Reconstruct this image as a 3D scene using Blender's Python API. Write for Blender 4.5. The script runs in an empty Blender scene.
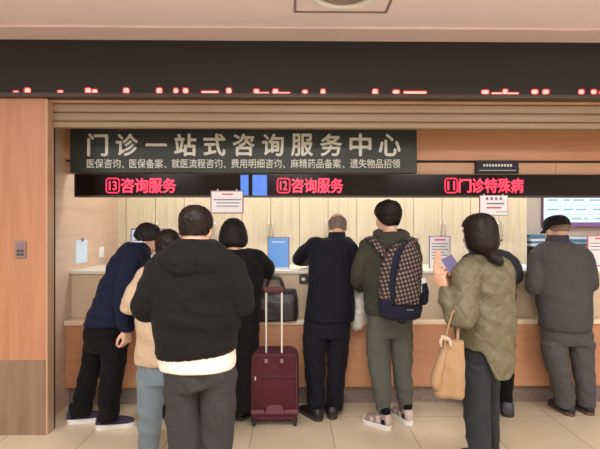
import bpy, bmesh, math, random
from mathutils import Vector, Matrix, noise, Quaternion
PI = math.pi
sc = bpy.context.scene
COL = sc.collection
random.seed(7)

# ------------------------------------------------------------------ camera
CAM_H = 1.56
F = 450.0
YAW = math.radians(0.8)
cam_d = bpy.data.cameras.new('camera')
cam_d.sensor_width = 36.0
cam_d.lens = F / 600 * 36
cam_d.clip_start = 0.05
cam = bpy.data.objects.new('camera', cam_d)
COL.objects.link(cam)
cam.location = (0, 0, CAM_H)
cam.rotation_euler = (PI / 2, 0, -YAW)
sc.camera = cam
CY, SY = math.cos(YAW), math.sin(YAW)


def W(px, py, Y):
    """point taken from image pixels: pixel position + distance -> metres"""
    u, v = (px - 300) / F, (224.5 - py) / F
    dx, dy = SY + u * CY, CY - u * SY
    t = Y / dy
    return Vector((dx * t, Y, CAM_H + v * t))


def G(px, py):
    """point on the floor"""
    u, v = (px - 300) / F, (224.5 - py) / F
    t = -CAM_H / v
    return Vector(((SY + u * CY) * t, (CY - u * SY) * t, 0))


# ------------------------------------------------------------------ materials
def new_mat(name):
    m = bpy.data.materials.new(name)
    m.use_nodes = True
    nt = m.node_tree
    b = nt.nodes['Principled BSDF']
    return m, nt, b


def srgb(r, g, b):
    f = lambda c: (c / 255 / 12.92) if c / 255 <= 0.04045 else ((c / 255 + 0.055) / 1.055) ** 2.4
    return (f(r), f(g), f(b), 1)


def node(nt, t, **kw):
    n = nt.nodes.new(t)
    for k, v in kw.items():
        setattr(n, k, v)
    return n


def coords(nt, scale=(1, 1, 1), loc=(0, 0, 0), rot=(0, 0, 0)):
    tc = node(nt, 'ShaderNodeTexCoord')
    mp = node(nt, 'ShaderNodeMapping')
    mp.inputs['Scale'].default_value = scale
    mp.inputs['Location'].default_value = loc
    mp.inputs['Rotation'].default_value = rot
    nt.links.new(tc.outputs['Object'], mp.inputs['Vector'])
    return mp.outputs['Vector']


def plain(name, col, rough=0.5, metal=0.0, coat=0.0, var=0.06, scale=20):
    m, nt, b = new_mat(name)
    n = node(nt, 'ShaderNodeTexNoise')
    n.inputs['Scale'].default_value = scale
    nt.links.new(coords(nt), n.inputs['Vector'])
    mx = node(nt, 'ShaderNodeMix', data_type='RGBA')
    mx.inputs['A'].default_value = tuple(c * (1 - var) for c in col[:3]) + (1,)
    mx.inputs['B'].default_value = tuple(min(1, c * (1 + var)) for c in col[:3]) + (1,)
    nt.links.new(n.outputs['Fac'], mx.inputs['Factor'])
    nt.links.new(mx.outputs['Result'], b.inputs['Base Color'])
    b.inputs['Roughness'].default_value = rough
    b.inputs['Metallic'].default_value = metal
    b.inputs['Coat Weight'].default_value = coat
    return m


def fabric(name, col, rough=0.9, bump=0.4, scale=60, sheen=0.03, var=0.12):
    m, nt, b = new_mat(name)
    v = coords(nt)
    n = node(nt, 'ShaderNodeTexNoise')
    n.inputs['Scale'].default_value = scale
    n.inputs['Detail'].default_value = 5
    nt.links.new(v, n.inputs['Vector'])
    n2 = node(nt, 'ShaderNodeTexNoise')
    n2.inputs['Scale'].default_value = 9
    n2.inputs['Detail'].default_value = 4
    n2.inputs['Distortion'].default_value = 0.6
    nt.links.new(v, n2.inputs['Vector'])
    mx = node(nt, 'ShaderNodeMix', data_type='RGBA')
    mx.inputs['A'].default_value = tuple(c * (1 - var) for c in col[:3]) + (1,)
    mx.inputs['B'].default_value = tuple(min(1, c * (1 + var)) for c in col[:3]) + (1,)
    nt.links.new(n.outputs['Fac'], mx.inputs['Factor'])
    nt.links.new(mx.outputs['Result'], b.inputs['Base Color'])
    ad = node(nt, 'ShaderNodeMath', operation='MULTIPLY_ADD')
    nt.links.new(n2.outputs['Fac'], ad.inputs[0])
    ad.inputs[1].default_value = 3.0
    nt.links.new(n.outputs['Fac'], ad.inputs[2])
    bp = node(nt, 'ShaderNodeBump')
    bp.inputs['Strength'].default_value = bump
    bp.inputs['Distance'].default_value = 0.02
    nt.links.new(ad.outputs[0], bp.inputs['Height'])
    nt.links.new(bp.outputs['Normal'], b.inputs['Normal'])
    b.inputs['Roughness'].default_value = rough
    b.inputs['Sheen Weight'].default_value = sheen
    b.inputs['Specular IOR Level'].default_value = 0.12
    return m


def wood(name, c1, c2, axis='Z', scale=9.0, rough=0.45, stretch=14.0):
    m, nt, b = new_mat(name)
    s = {'X': (1, stretch, stretch), 'Y': (stretch, 1, stretch), 'Z': (stretch, stretch, 1)}[axis]
    v = coords(nt, s)
    n = node(nt, 'ShaderNodeTexNoise')
    n.inputs['Scale'].default_value = scale / 6
    n.inputs['Detail'].default_value = 6
    n.inputs['Roughness'].default_value = 0.6
    n.inputs['Distortion'].default_value = 0.4
    nt.links.new(v, n.inputs['Vector'])
    r = node(nt, 'ShaderNodeValToRGB')
    r.color_ramp.elements[0].position = 0.3
    r.color_ramp.elements[0].color = c1
    r.color_ramp.elements[1].position = 0.7
    r.color_ramp.elements[1].color = c2
    nt.links.new(n.outputs['Fac'], r.inputs['Fac'])
    nt.links.new(r.outputs['Color'], b.inputs['Base Color'])
    b.inputs['Roughness'].default_value = rough
    return m


def emit(name, col, strength, base=(0.02, 0.02, 0.02, 1)):
    m, nt, b = new_mat(name)
    n = node(nt, 'ShaderNodeTexNoise')
    n.inputs['Scale'].default_value = 30
    nt.links.new(coords(nt), n.inputs['Vector'])
    mx = node(nt, 'ShaderNodeMix', data_type='RGBA')
    mx.inputs['A'].default_value = tuple(c * 0.9 for c in col[:3]) + (1,)
    mx.inputs['B'].default_value = col
    nt.links.new(n.outputs['Fac'], mx.inputs['Factor'])
    nt.links.new(mx.outputs['Result'], b.inputs['Emission Color'])
    b.inputs['Base Color'].default_value = base
    b.inputs['Emission Strength'].default_value = strength
    b.inputs['Roughness'].default_value = 0.3
    return m


M = {}
M['orange'] = wood('orange_wood_horizontal', srgb(186, 131, 95), srgb(202, 147, 110), 'X', 8)
M['pillarwood'] = wood('orange_wood_upright', srgb(172, 120, 89), srgb(188, 135, 103), 'Z', 8)
M['pillarlow'] = wood('brown_laminate', srgb(122, 98, 78), srgb(146, 120, 98), 'Z', 9)
M['cabinet'] = wood('cream_cabinet_laminate', srgb(210, 200, 172), srgb(238, 229, 204), 'Z', 10, 0.5, 26)
M['cream'] = plain('cream_counter_panel', srgb(212, 192, 166), 0.45, var=0.03)
M['creamtop'] = plain('white_worktop', srgb(232, 226, 214), 0.3, var=0.02)
M['ledge'] = plain('pale_ledge', srgb(238, 216, 188), 0.4, var=0.03)
M['fasciapale'] = wood('pale_brown_strip', srgb(184, 142, 110), srgb(200, 160, 126), 'X', 8)
M['sidewall'] = wood('side_wall_veneer', srgb(200, 170, 148), srgb(216, 188, 168), 'Y', 6, 0.3)
M['trimbeige'] = plain('beige_trim', srgb(188, 154, 124), 0.4, var=0.03)
M['darkgap'] = plain('dark_gap', srgb(38, 28, 24), 0.7)
M['shutter'] = plain('beige_shutter_metal', srgb(150, 128, 104), 0.45, 0.1, var=0.04)
M['shutterdark'] = plain('dark_shutter_groove', srgb(112, 86, 66), 0.6)
M['ceiling'] = plain('ceiling_paint', srgb(242, 226, 228), 0.5, var=0.015, scale=3)
M['ceilingedge'] = plain('ceiling_edge_paint', srgb(230, 208, 204), 0.5, var=0.02, scale=3)
M['wallpaint'] = plain('warm_wall_paint', srgb(234, 224, 216), 0.7, var=0.02)
M['tickerblack'] = plain('ticker_black', srgb(28, 23, 23), 0.65, var=0.15, scale=40)
M['tickerframe'] = plain('ticker_frame', srgb(66, 48, 42), 0.45)
M['signgreen'] = plain('dark_green_board', srgb(44, 52, 48), 0.5, var=0.04)
M['letter'] = plain('pale_letters', srgb(218, 218, 208), 0.5, var=0.02)
M['ledblack'] = plain('gloss_black_strip', srgb(24, 16, 16), 0.14)
M['ledblack'].node_tree.nodes['Principled BSDF'].inputs['Specular IOR Level'].default_value = 0.2
M['ledred'] = emit('led_red', (1.0, 0.022, 0.085, 1), 1.8)
M['tickred'] = emit('ticker_red', (1.0, 0.24, 0.20, 1), 3.2)
M['tickhalo'] = emit('ticker_halo_red', (1.0, 0.03, 0.04, 1), 0.55)
M['steel'] = plain('steel', srgb(190, 190, 190), 0.25, 1.0)
M['chrome'] = plain('pale_handle_metal', srgb(222, 222, 216), 0.3, 0.6)
M['greyplate'] = plain('grey_plate', srgb(136, 122, 112), 0.5)
M['greydark'] = plain('dark_grey_plastic', srgb(60, 58, 58), 0.5)
M['white'] = plain('white_plastic', srgb(236, 236, 232), 0.4, var=0.02)
M['paper'] = plain('white_paper', srgb(238, 236, 240), 0.7, var=0.02)
M['bluepaper'] = plain('pale_blue_paper', srgb(206, 226, 246), 0.6, var=0.02)
M['ink'] = plain('grey_ink', srgb(120, 118, 140), 0.8)
M['redink'] = plain('red_ink', srgb(206, 90, 100), 0.8)
M['mauve'] = plain('mauve_frame', srgb(140, 108, 122), 0.45)
M['purple'] = plain('purple_frame', srgb(120, 96, 156), 0.4)
M['screenblue'] = emit('blue_screen', srgb(120, 180, 252), 0.75)
M['screenpale'] = emit('pale_screen', srgb(206, 224, 250), 0.85)
M['tvblue'] = emit('pale_blue_tv', srgb(208, 230, 242), 1.5)
M['tvline'] = emit('tv_line', srgb(166, 196, 226), 0.9)
M['tvband'] = emit('tv_band', srgb(160, 112, 176), 0.7)
M['black'] = plain('black_plastic', srgb(24, 24, 26), 0.4)
M['blackrubber'] = plain('black_rubber', srgb(26, 25, 25), 0.75)
M['bluefolder'] = plain('blue_folder', srgb(70, 130, 170), 0.5)

# people
M['skin'] = plain('skin', srgb(206, 160, 134), 0.55, var=0.05, scale=30)
M['skinpale'] = plain('pale_skin', srgb(222, 178, 154), 0.55, var=0.05, scale=30)
M['hair'] = fabric('black_hair', srgb(27, 23, 23), 0.5, 0.35, 90, 0.0)
M['hair'].node_tree.nodes['Principled BSDF'].inputs['Specular IOR Level'].default_value = 0.2
M['hairbrown'] = fabric('dark_brown_hair', srgb(34, 24, 23), 0.42, 0.12, 90, 0.0)
M['hairbrown'].node_tree.nodes['Principled BSDF'].inputs['Specular IOR Level'].default_value = 0.2
M['hairgrey'] = fabric('grey_hair', srgb(112, 100, 92), 0.6, 0.3, 90, 0.0, 0.3)
M['hairgrey'].node_tree.nodes['Principled BSDF'].inputs['Specular IOR Level'].default_value = 0.2
M['eye'] = plain('eye_white', srgb(228, 224, 220), 0.2, var=0.01)
M['iris'] = plain('dark_iris', srgb(34, 24, 20), 0.2)
M['lips'] = plain('lips', srgb(176, 104, 96), 0.5)
M['navy'] = fabric('navy_jacket_cloth', srgb(25, 30, 54), 0.8)
M['blacktrousers'] = fabric('black_trouser_cloth', srgb(20, 19, 21))
M['hoodie'] = fabric('black_hoodie_cloth', srgb(25, 24, 24))
M['coatblack'] = fabric('black_coat_cloth', srgb(21, 20, 22))
M['whitecloth'] = fabric('white_cotton', srgb(240, 222, 210), 0.9, 0.2)
M['greytrousers'] = fabric('charcoal_trouser_cloth', srgb(58, 56, 58))
M['greytrousers_pale'] = fabric('grey_trouser_cloth', srgb(82, 79, 81))
M['scarf'] = fabric('beige_scarf_cloth', srgb(186, 166, 146))
M['creamjacket'] = fabric('cream_jacket_cloth', srgb(198, 174, 148))
M['bluejeans'] = fabric('pale_blue_denim', srgb(118, 132, 142), 0.9, 0.2, 120, 0.1, 0.2)
M['suit'] = fabric('dark_navy_suit_cloth', srgb(23, 24, 34), 0.75)
M['suittrousers'] = fabric('dark_suit_trouser_cloth', srgb(27, 27, 35), 0.8)
M['parka'] = fabric('dark_olive_jacket_cloth', srgb(64, 65, 55))
M['parkatrousers'] = fabric('grey_green_trouser_cloth', srgb(92, 93, 86))
M['darkjeans'] = fabric('black_denim', srgb(48, 50, 54), 0.9, 0.2, 120)
M['darkjacket'] = fabric('dark_slate_jacket_cloth', srgb(48, 46, 54))
M['greyjacket'] = fabric('grey_jacket_cloth', srgb(76, 73, 74))
M['greycollar'] = fabric('dark_collar_cloth', srgb(62, 60, 70))
M['capcloth'] = fabric('black_cap_cloth', srgb(24, 23, 26))
M['mask'] = fabric('pale_blue_mask', srgb(200, 212, 232), 0.9, 0.1)
M['shoeblack'] = plain('black_shoe_leather', srgb(30, 28, 28), 0.45)
M['shoenavy'] = fabric('navy_shoe_mesh', srgb(62, 58, 78))
M['shoegrey'] = fabric('grey_pink_shoe_mesh', srgb(150, 132, 126), 0.8)
M['shoepale'] = plain('pale_shoe_panel', srgb(198, 180, 172), 0.7)
M['shoeblue'] = plain('dark_blue_shoe', srgb(66, 68, 84), 0.5)
M['shoebrown'] = plain('brown_sole', srgb(98, 74, 62), 0.6)
M['solewhite'] = plain('white_sole', srgb(228, 224, 220), 0.6)
M['soledark'] = plain('dark_sole', srgb(62, 52, 48), 0.7)
M['suitcase'] = fabric('wine_red_nylon', srgb(78, 36, 42), 0.75, 0.1, 150)
M['suitcasetrim'] = plain('dark_wine_trim', srgb(72, 32, 38), 0.6)
M['suitcasepatch'] = plain('pinkish_wine_patch', srgb(104, 58, 64), 0.6)
M['bagblack'] = plain('black_leather', srgb(38, 32, 33), 0.4, var=0.15)
M['bagwine'] = plain('dark_wine_grip', srgb(78, 34, 40), 0.55)
M['tan'] = fabric('tan_leather', srgb(158, 126, 94), 0.6, 0.1, 60, 0.05)
M['tandark'] = fabric('brown_leather_band', srgb(126, 96, 70), 0.6, 0.1, 60, 0.05)
M['packnavy'] = fabric('navy_nylon', srgb(34, 36, 52), 0.7, 0.12)
M['plastic'] = plain('white_polythene', srgb(224, 220, 214), 0.4, var=0.05)
M['phone'] = emit('lilac_phone_screen', srgb(150, 128, 196), 0.55)
M['phonecase'] = plain('beige_phone_case', srgb(206, 168, 140), 0.5)


def plaid_material():
    m, nt, b = new_mat('check_cloth')
    v = coords(nt, (1, 1, 1), rot=(0, 0.25, 0))
    sp = node(nt, 'ShaderNodeSeparateXYZ')
    nt.links.new(v, sp.inputs[0])

    def stripe(out, freq):
        a = node(nt, 'ShaderNodeMath', operation='MULTIPLY')
        nt.links.new(out, a.inputs[0])
        a.inputs[1].default_value = freq
        f = node(nt, 'ShaderNodeMath', operation='FRACT')
        nt.links.new(a.outputs[0], f.inputs[0])
        g = node(nt, 'ShaderNodeMath', operation='GREATER_THAN')
        nt.links.new(f.outputs[0], g.inputs[0])
        g.inputs[1].default_value = 0.55
        return g.outputs[0]
    a = stripe(sp.outputs['X'], 40)
    c = stripe(sp.outputs['Z'], 36)
    s = node(nt, 'ShaderNodeMath', operation='ADD')
    nt.links.new(a, s.inputs[0])
    nt.links.new(c, s.inputs[1])
    h = node(nt, 'ShaderNodeMath', operation='MULTIPLY')
    nt.links.new(s.outputs[0], h.inputs[0])
    h.inputs[1].default_value = 0.5
    r = node(nt, 'ShaderNodeValToRGB')
    r.color_ramp.elements[0].color = srgb(36, 32, 38)
    e = r.color_ramp.elements.new(0.5)
    e.color = srgb(76, 60, 58)
    r.color_ramp.elements[-1].color = srgb(150, 132, 120)
    nt.links.new(h.outputs[0], r.inputs['Fac'])
    nt.links.new(r.outputs['Color'], b.inputs['Base Color'])
    b.inputs['Roughness'].default_value = 0.9
    return m


M['plaid'] = plaid_material()


def quilt_material():
    m, nt, b = new_mat('olive_quilted_cloth')
    v = coords(nt)
    sp = node(nt, 'ShaderNodeSeparateXYZ')
    nt.links.new(v, sp.inputs[0])
    wig = node(nt, 'ShaderNodeTexNoise')
    wig.inputs['Scale'].default_value = 7
    nt.links.new(v, wig.inputs['Vector'])
    h = []
    for sgn in (1, -1):
        a = node(nt, 'ShaderNodeMath', operation='MULTIPLY_ADD')
        nt.links.new(sp.outputs['X'], a.inputs[0])
        a.inputs[1].default_value = 10.0 * sgn
        z = node(nt, 'ShaderNodeMath', operation='MULTIPLY_ADD')
        nt.links.new(sp.outputs['Z'], z.inputs[0])
        z.inputs[1].default_value = 9.0
        nt.links.new(wig.outputs['Fac'], z.inputs[2])
        nt.links.new(z.outputs[0], a.inputs[2])
        f = node(nt, 'ShaderNodeMath', operation='PINGPONG')
        nt.links.new(a.outputs[0], f.inputs[0])
        f.inputs[1].default_value = 0.5
        p = node(nt, 'ShaderNodeMath', operation='POWER')
        nt.links.new(f.outputs[0], p.inputs[0])
        p.inputs[1].default_value = 0.4
        h.append(p.outputs[0])
    mn = node(nt, 'ShaderNodeMath', operation='MINIMUM')
    nt.links.new(h[0], mn.inputs[0])
    nt.links.new(h[1], mn.inputs[1])
    bp = node(nt, 'ShaderNodeBump')
    bp.inputs['Strength'].default_value = 0.38
    bp.inputs['Distance'].default_value = 0.03
    n2 = node(nt, 'ShaderNodeTexNoise')
    n2.inputs['Scale'].default_value = 22
    n2.inputs['Detail'].default_value = 3
    nt.links.new(v, n2.inputs['Vector'])
    ad = node(nt, 'ShaderNodeMath', operation='MULTIPLY_ADD')
    nt.links.new(n2.outputs['Fac'], ad.inputs[0])
    ad.inputs[1].default_value = 0.35
    nt.links.new(mn.outputs[0], ad.inputs[2])
    nt.links.new(ad.outputs[0], bp.inputs['Height'])
    nt.links.new(bp.outputs['Normal'], b.inputs['Normal'])
    mx = node(nt, 'ShaderNodeMix', data_type='RGBA')
    mx.inputs['A'].default_value = srgb(90, 84, 62)
    mx.inputs['B'].default_value = srgb(112, 105, 80)
    nt.links.new(n2.outputs['Fac'], mx.inputs['Factor'])
    nt.links.new(mx.outputs['Result'], b.inputs['Base Color'])
    b.inputs['Roughness'].default_value = 0.6
    return m


M['quilt'] = quilt_material()


def floor_material():
    m, nt, b = new_mat('beige_stone_tiles')
    v = coords(nt, loc=(0.312, -3.64 + 0.6 * 20, 0))
    br = node(nt, 'ShaderNodeTexBrick')
    br.offset = 0.0
    br.inputs['Scale'].default_value = 1.0
    br.inputs['Brick Width'].default_value = 0.6
    br.inputs['Row Height'].default_value = 0.6
    br.inputs['Mortar Size'].default_value = 0.0035
    br.inputs['Mortar Smooth'].default_value = 0.2
    br.inputs['Color1'].default_value = srgb(214, 197, 168)
    br.inputs['Color2'].default_value = srgb(220, 203, 174)
    br.inputs['Mortar'].default_value = srgb(160, 144, 122)
    nt.links.new(v, br.inputs['Vector'])
    n = node(nt, 'ShaderNodeTexNoise')
    n.inputs['Scale'].default_value = 5
    n.inputs['Detail'].default_value = 6
    n.inputs['Distortion'].default_value = 1.2
    nt.links.new(coords(nt), n.inputs['Vector'])
    mx = node(nt, 'ShaderNodeMix', data_type='RGBA', blend_type='MULTIPLY')
    mx.inputs['Factor'].default_value = 1.0
    nt.links.new(br.outputs['Color'], mx.inputs['A'])
    r = node(nt, 'ShaderNodeValToRGB')
    r.color_ramp.elements[0].color = (0.88, 0.87, 0.86, 1)
    r.color_ramp.elements[1].color = (1, 1, 1, 1)
    nt.links.new(n.outputs['Fac'], r.inputs['Fac'])
    nt.links.new(r.outputs['Color'], mx.inputs['B'])
    nt.links.new(mx.outputs['Result'], b.inputs['Base Color'])
    b.inputs['Roughness'].default_value = 0.22
    b.inputs['Specular IOR Level'].default_value = 0.5
    return m


M['floor'] = floor_material()


def granite_material():
    m, nt, b = new_mat('speckled_granite')
    n = node(nt, 'ShaderNodeTexNoise')
    n.inputs['Scale'].default_value = 90
    n.inputs['Detail'].default_value = 4
    nt.links.new(coords(nt), n.inputs['Vector'])
    r = node(nt, 'ShaderNodeValToRGB')
    r.color_ramp.elements[0].position = 0.35
    r.color_ramp.elements[0].color = srgb(112, 98, 90)
    r.color_ramp.elements[1].position = 0.65
    r.color_ramp.elements[1].color = srgb(146, 128, 118)
    nt.links.new(n.outputs['Fac'], r.inputs['Fac'])
    nt.links.new(r.outputs['Color'], b.inputs['Base Color'])
    b.inputs['Roughness'].default_value = 0.3
    return m


M['granite'] = granite_material()


# ------------------------------------------------------------------ mesh helpers
def box(bm, x0, x1, y0, y1, z0, z1, bevel=0.0, seg=2):
    vs = [bm.verts.new((x, y, z)) for x in (x0, x1) for y in (y0, y1) for z in (z0, z1)]
    q = [(0, 1, 3, 2), (4, 6, 7, 5), (0, 4, 5, 1), (2, 3, 7, 6), (0, 2, 6, 4), (1, 5, 7, 3)]
    fs = [bm.faces.new([vs[i] for i in f]) for f in q]
    if bevel:
        es = list({e for f in fs for e in f.edges})
        bmesh.ops.bevel(bm, geom=es, offset=bevel, segments=seg, affect='EDGES', profile=0.5)


def loft(bm, rings, seg=28, exp=2.0, cap=True):
    """rings: (center, axis u, axis v, ru, rv)"""
    loops = []
    for c, u, v, ru, rv in rings:
        lp = []
        for i in range(seg):
            a = 2 * PI * i / seg
            ca, sa = math.cos(a), math.sin(a)
            ca = math.copysign(abs(ca) ** (2 / exp), ca)
            sa = math.copysign(abs(sa) ** (2 / exp), sa)
            lp.append(bm.verts.new(Vector(c) + u * (ca * ru) + v * (sa * rv)))
        loops.append(lp)
    for a, b in zip(loops, loops[1:]):
        for i in range(seg):
            j = (i + 1) % seg
            bm.faces.new((a[i], a[j], b[j], b[i]))
    if cap:
        bm.faces.new(loops[0][::-1])
        bm.faces.new(loops[-1])


EX, EY, EZ = Vector((1, 0, 0)), Vector((0, 1, 0)), Vector((0, 0, 1))


def hloft(bm, rings, seg=32, exp=2.2):
    """horizontal rings: (center, rx, ry[, rot])"""
    out = []
    for r in rings:
        a = r[3] if len(r) > 3 else 0.0
        u = Vector((math.cos(a), math.sin(a), 0))
        v = Vector((-math.sin(a), math.cos(a), 0))
        out.append((r[0], u, v, r[1], r[2]))
    loft(bm, out, seg, exp)


def smooth_path(pts, rad, n=6):
    """Catmull-Rom through points and radii"""
    P = [Vector(p) for p in pts]
    if len(P) < 3:
        return P, list(rad)
    Q, R = [], []
    for i in range(len(P) - 1):
        p0, p1, p2, p3 = P[max(i - 1, 0)], P[i], P[i + 1], P[min(i + 2, len(P) - 1)]
        for k in range(n):
            t = k / n
            Q.append(0.5 * ((2 * p1) + (p2 - p0) * t + (2 * p0 - 5 * p1 + 4 * p2 - p3) * t * t + (3 * p1 - p0 - 3 * p2 + p3) * t ** 3))
            R.append(rad[i] * (1 - t) + rad[i + 1] * t)
    Q.append(P[-1])
    R.append(rad[-1])
    return Q, R


def tube(bm, pts, rad, seg=16, n=6, flat=1.0, up=None, closed_ends=True):
    if not isinstance(rad, (list, tuple)):
        rad = [rad] * len(pts)
    Q, R = smooth_path(pts, rad, n)
    rings = []
    t0 = (Q[1] - Q[0]).normalized()
    ref = Vector(up) if up is not None else (EZ if abs(t0.z) < 0.9 else EX)
    v = (ref - t0 * ref.dot(t0)).normalized()
    for i, q in enumerate(Q):
        a, b = Q[max(i - 1, 0)], Q[min(i + 1, len(Q) - 1)]
        t = (b - a).normalized()
        v = (v - t * v.dot(t)).normalized()
        u = t.cross(v)
        if closed_ends and i == 0:
            rings.append((q - t * R[i] * 0.6, u, v, R[i] * 0.45, R[i] * 0.45 * flat))
            rings.append((q - t * R[i] * 0.3, u, v, R[i] * 0.85, R[i] * 0.85 * flat))
        rings.append((q, u, v, R[i], R[i] * flat))
        if closed_ends and i == len(Q) - 1:
            rings.append((q + t * R[i] * 0.3, u, v, R[i] * 0.85, R[i] * 0.85 * flat))
            rings.append((q + t * R[i] * 0.6, u, v, R[i] * 0.45, R[i] * 0.45 * flat))
    loft(bm, rings, seg)


def ellipsoid(bm, c, rx, ry, rz, rot=None, seg=20):
    r = bmesh.ops.create_uvsphere(bm, u_segments=seg, v_segments=seg // 2, radius=1.0)
    mat = Matrix.Translation(c) @ (rot.to_4x4() if rot is not None else Matrix()) @ Matrix.Diagonal((rx, ry, rz, 1))
    bmesh.ops.transform(bm, matrix=mat, verts=r['verts'])


def cyl(bm, a, b, r, seg=20, r2=None):
    a, b = Vector(a), Vector(b)
    t = (b - a).normalized()
    ref = EZ if abs(t.z) < 0.9 else EX
    v = (ref - t * ref.dot(t)).normalized()
    loft(bm, [(a, t.cross(v), v, r, r), (b, t.cross(v), v, r2 or r, r2 or r)], seg)


def link(name, me, mat, parent=None, smooth=True):
    o = bpy.data.objects.new(name, me)
    COL.objects.link(o)
    if mat is not None and not me.materials:
        me.materials.append(mat)
    if smooth:
        for p in me.polygons:
            p.use_smooth = True
    if parent is not None:
        o.parent = parent
    return o


def build(name, bm, mat, parent=None, smooth=False):
    bmesh.ops.recalc_face_normals(bm, faces=bm.faces)
    me = bpy.data.meshes.new(name)
    bm.to_mesh(me)
    bm.free()
    o = link(name, me, mat, parent, smooth)
    if smooth == 'auto':
        me.set_sharp_from_angle(angle=math.radians(40))
    return o


def ridged(p, fx, fy, fz, seed):
    q = Vector((p.x * fx + seed * 3.1 + 0.6 * p.z * fx, p.y * fy + seed * 1.7, p.z * fz + seed))
    a = noise.noise(q)
    b = noise.noise(q * 2.1 + Vector((5.2, 1.3, 8.8)))
    return (1 - 2 * abs(a)) * 0.7 + b * 0.35


def solid(name, bm, mat, parent=None, voxel=0.009, smooth=4, folds=None, cut=None, thick=0.0, seed=1.0, factor=0.5):
    """union of closed shells as one skin, softened, creased by folds and trimmed by cut(co) > 0"""
    bmesh.ops.recalc_face_normals(bm, faces=bm.faces)
    me = bpy.data.meshes.new(name + '_raw')
    bm.to_mesh(me)
    bm.free()
    o = bpy.data.objects.new(name + '_raw', me)
    COL.objects.link(o)
    r = o.modifiers.new('r', 'REMESH')
    r.mode = 'VOXEL'
    r.voxel_size = voxel
    if smooth:
        s = o.modifiers.new('s', 'SMOOTH')
        s.factor = factor
        s.iterations = smooth
    dg = bpy.context.evaluated_depsgraph_get()
    new = bpy.data.meshes.new_from_object(o.evaluated_get(dg))
    new.name = name
    bpy.data.objects.remove(o)
    bpy.data.meshes.remove(me)
    if folds:
        amp, fx, fy, fz = folds
        amp *= 1.5
        nrm = [v.normal.copy() for v in new.vertices]
        for v, n in zip(new.vertices, nrm):
            v.co += n * (amp * ridged(v.co, fx, fy, fz, seed))
    if cut:
        b2 = bmesh.new()
        b2.from_mesh(new)
        dele = [v for v in b2.verts if cut(v.co) > 0]
        bmesh.ops.delete(b2, geom=dele, context='VERTS')
        for _ in range(3):
            bd = [v for v in b2.verts if v.is_boundary]
            cc = {}
            for v in bd:
                nb = [e.other_vert(v).co for e in v.link_edges if e.is_boundary]
                if len(nb) == 2:
                    cc[v] = v.co * 0.4 + (nb[0] + nb[1]) * 0.3
            for v, c in cc.items():
                v.co = c
        b2.to_mesh(new)
        b2.free()
        if thick:
            o = bpy.data.objects.new('t', new)
            COL.objects.link(o)
            s = o.modifiers.new('s', 'SOLIDIFY')
            s.thickness = thick
            s.offset = -1
            dg = bpy.context.evaluated_depsgraph_get()
            n2 = bpy.data.meshes.new_from_object(o.evaluated_get(dg))
            bpy.data.objects.remove(o)
            bpy.data.meshes.remove(new)
            new = n2
            new.name = name
    return link(name, new, mat, parent)


def tag(o, label, cat, group=None, kind=None):
    o['label'] = label
    o['category'] = cat
    if group:
        o['group'] = group
    if kind:
        o['kind'] = kind
    return o


def struct(name, bm, mat, smooth=False):
    o = build(name, bm, mat, None, smooth)
    o['kind'] = 'structure'
    return o


def thing(name, label, cat, loc=(0, 0, 0), group=None, rot=0.0):
    o = bpy.data.objects.new(name, None)
    o.empty_display_size = 0.1
    COL.objects.link(o)
    o.location = loc
    o.rotation_euler = (0, 0, rot)
    return tag(o, label, cat, group)


def rebase(o, base):
    """move a finished thing's origin to its base"""
    b = Vector(base)

    def rec(x):
        if x.type == 'MESH':
            x.data.transform(Matrix.Translation(-b))
        for c in x.children:
            rec(c)
    rec(o)
    o.location = b


def copy_tree(o, parent=None):
    c = o.copy()
    COL.objects.link(c)
    c.parent = parent
    for ch in list(o.children):
        copy_tree(ch, c)
    return c


def text_mesh(name, body, width, height, center, mat, parent, bold=0.0, depth=0.004, rotz=0.0, embolden=0.0):
    """upright lettering facing the hall; fitted to width x height around center"""
    cu = bpy.data.curves.new(name, 'FONT')
    cu.body = body
    cu.size = 1.0
    cu.offset = bold
    cu.extrude = 0.01
    cu.resolution_u = 3
    o = bpy.data.objects.new(name, cu)
    COL.objects.link(o)
    bpy.context.view_layer.update()
    dg = bpy.context.evaluated_depsgraph_get()
    me = bpy.data.meshes.new_from_object(o.evaluated_get(dg))
    bpy.data.objects.remove(o)
    me.materials.clear()
    xs = [v.co.x for v in me.vertices]
    ys = [v.co.y for v in me.vertices]
    x0, x1, y0, y1 = min(xs), max(xs), min(ys), max(ys)
    for v in me.vertices:
        x = (v.co.x - (x0 + x1) / 2) / (x1 - x0) * width
        z = (v.co.y - (y0 + y1) / 2) / (y1 - y0) * height
        y = -v.co.z / 0.01 * depth
        v.co = Vector((x, y, z))
    if embolden:
        b2 = bmesh.new()
        for k, (dx, dz) in enumerate(((0, 0), (embolden, 0), (-embolden, 0), (0, embolden), (0, -embolden))):
            m2 = me.copy()
            m2.transform(Matrix.Translation((dx, -0.0004 * k, dz)))
            b2.from_mesh(m2)
            bpy.data.meshes.remove(m2)
        b2.to_mesh(me)
        b2.free()
    me.transform(Matrix.Translation(center) @ Matrix.Rotation(rotz, 4, 'Z'))
    me.name = name
    return link(name, me, mat, parent, smooth=False)


# ------------------------------------------------------------------ the setting
XW = -1.95          # inner face of the left side wall
XR = 4.2            # right end of the built place
FY = 3.33           # face of the ticker
PY = 3.36           # face of the pillar

bm = bmesh.new()
box(bm, -5.2, 5.2, -5.5, 6.2, -0.1, 0.0)
struct('floor', bm, M['floor'])

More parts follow.
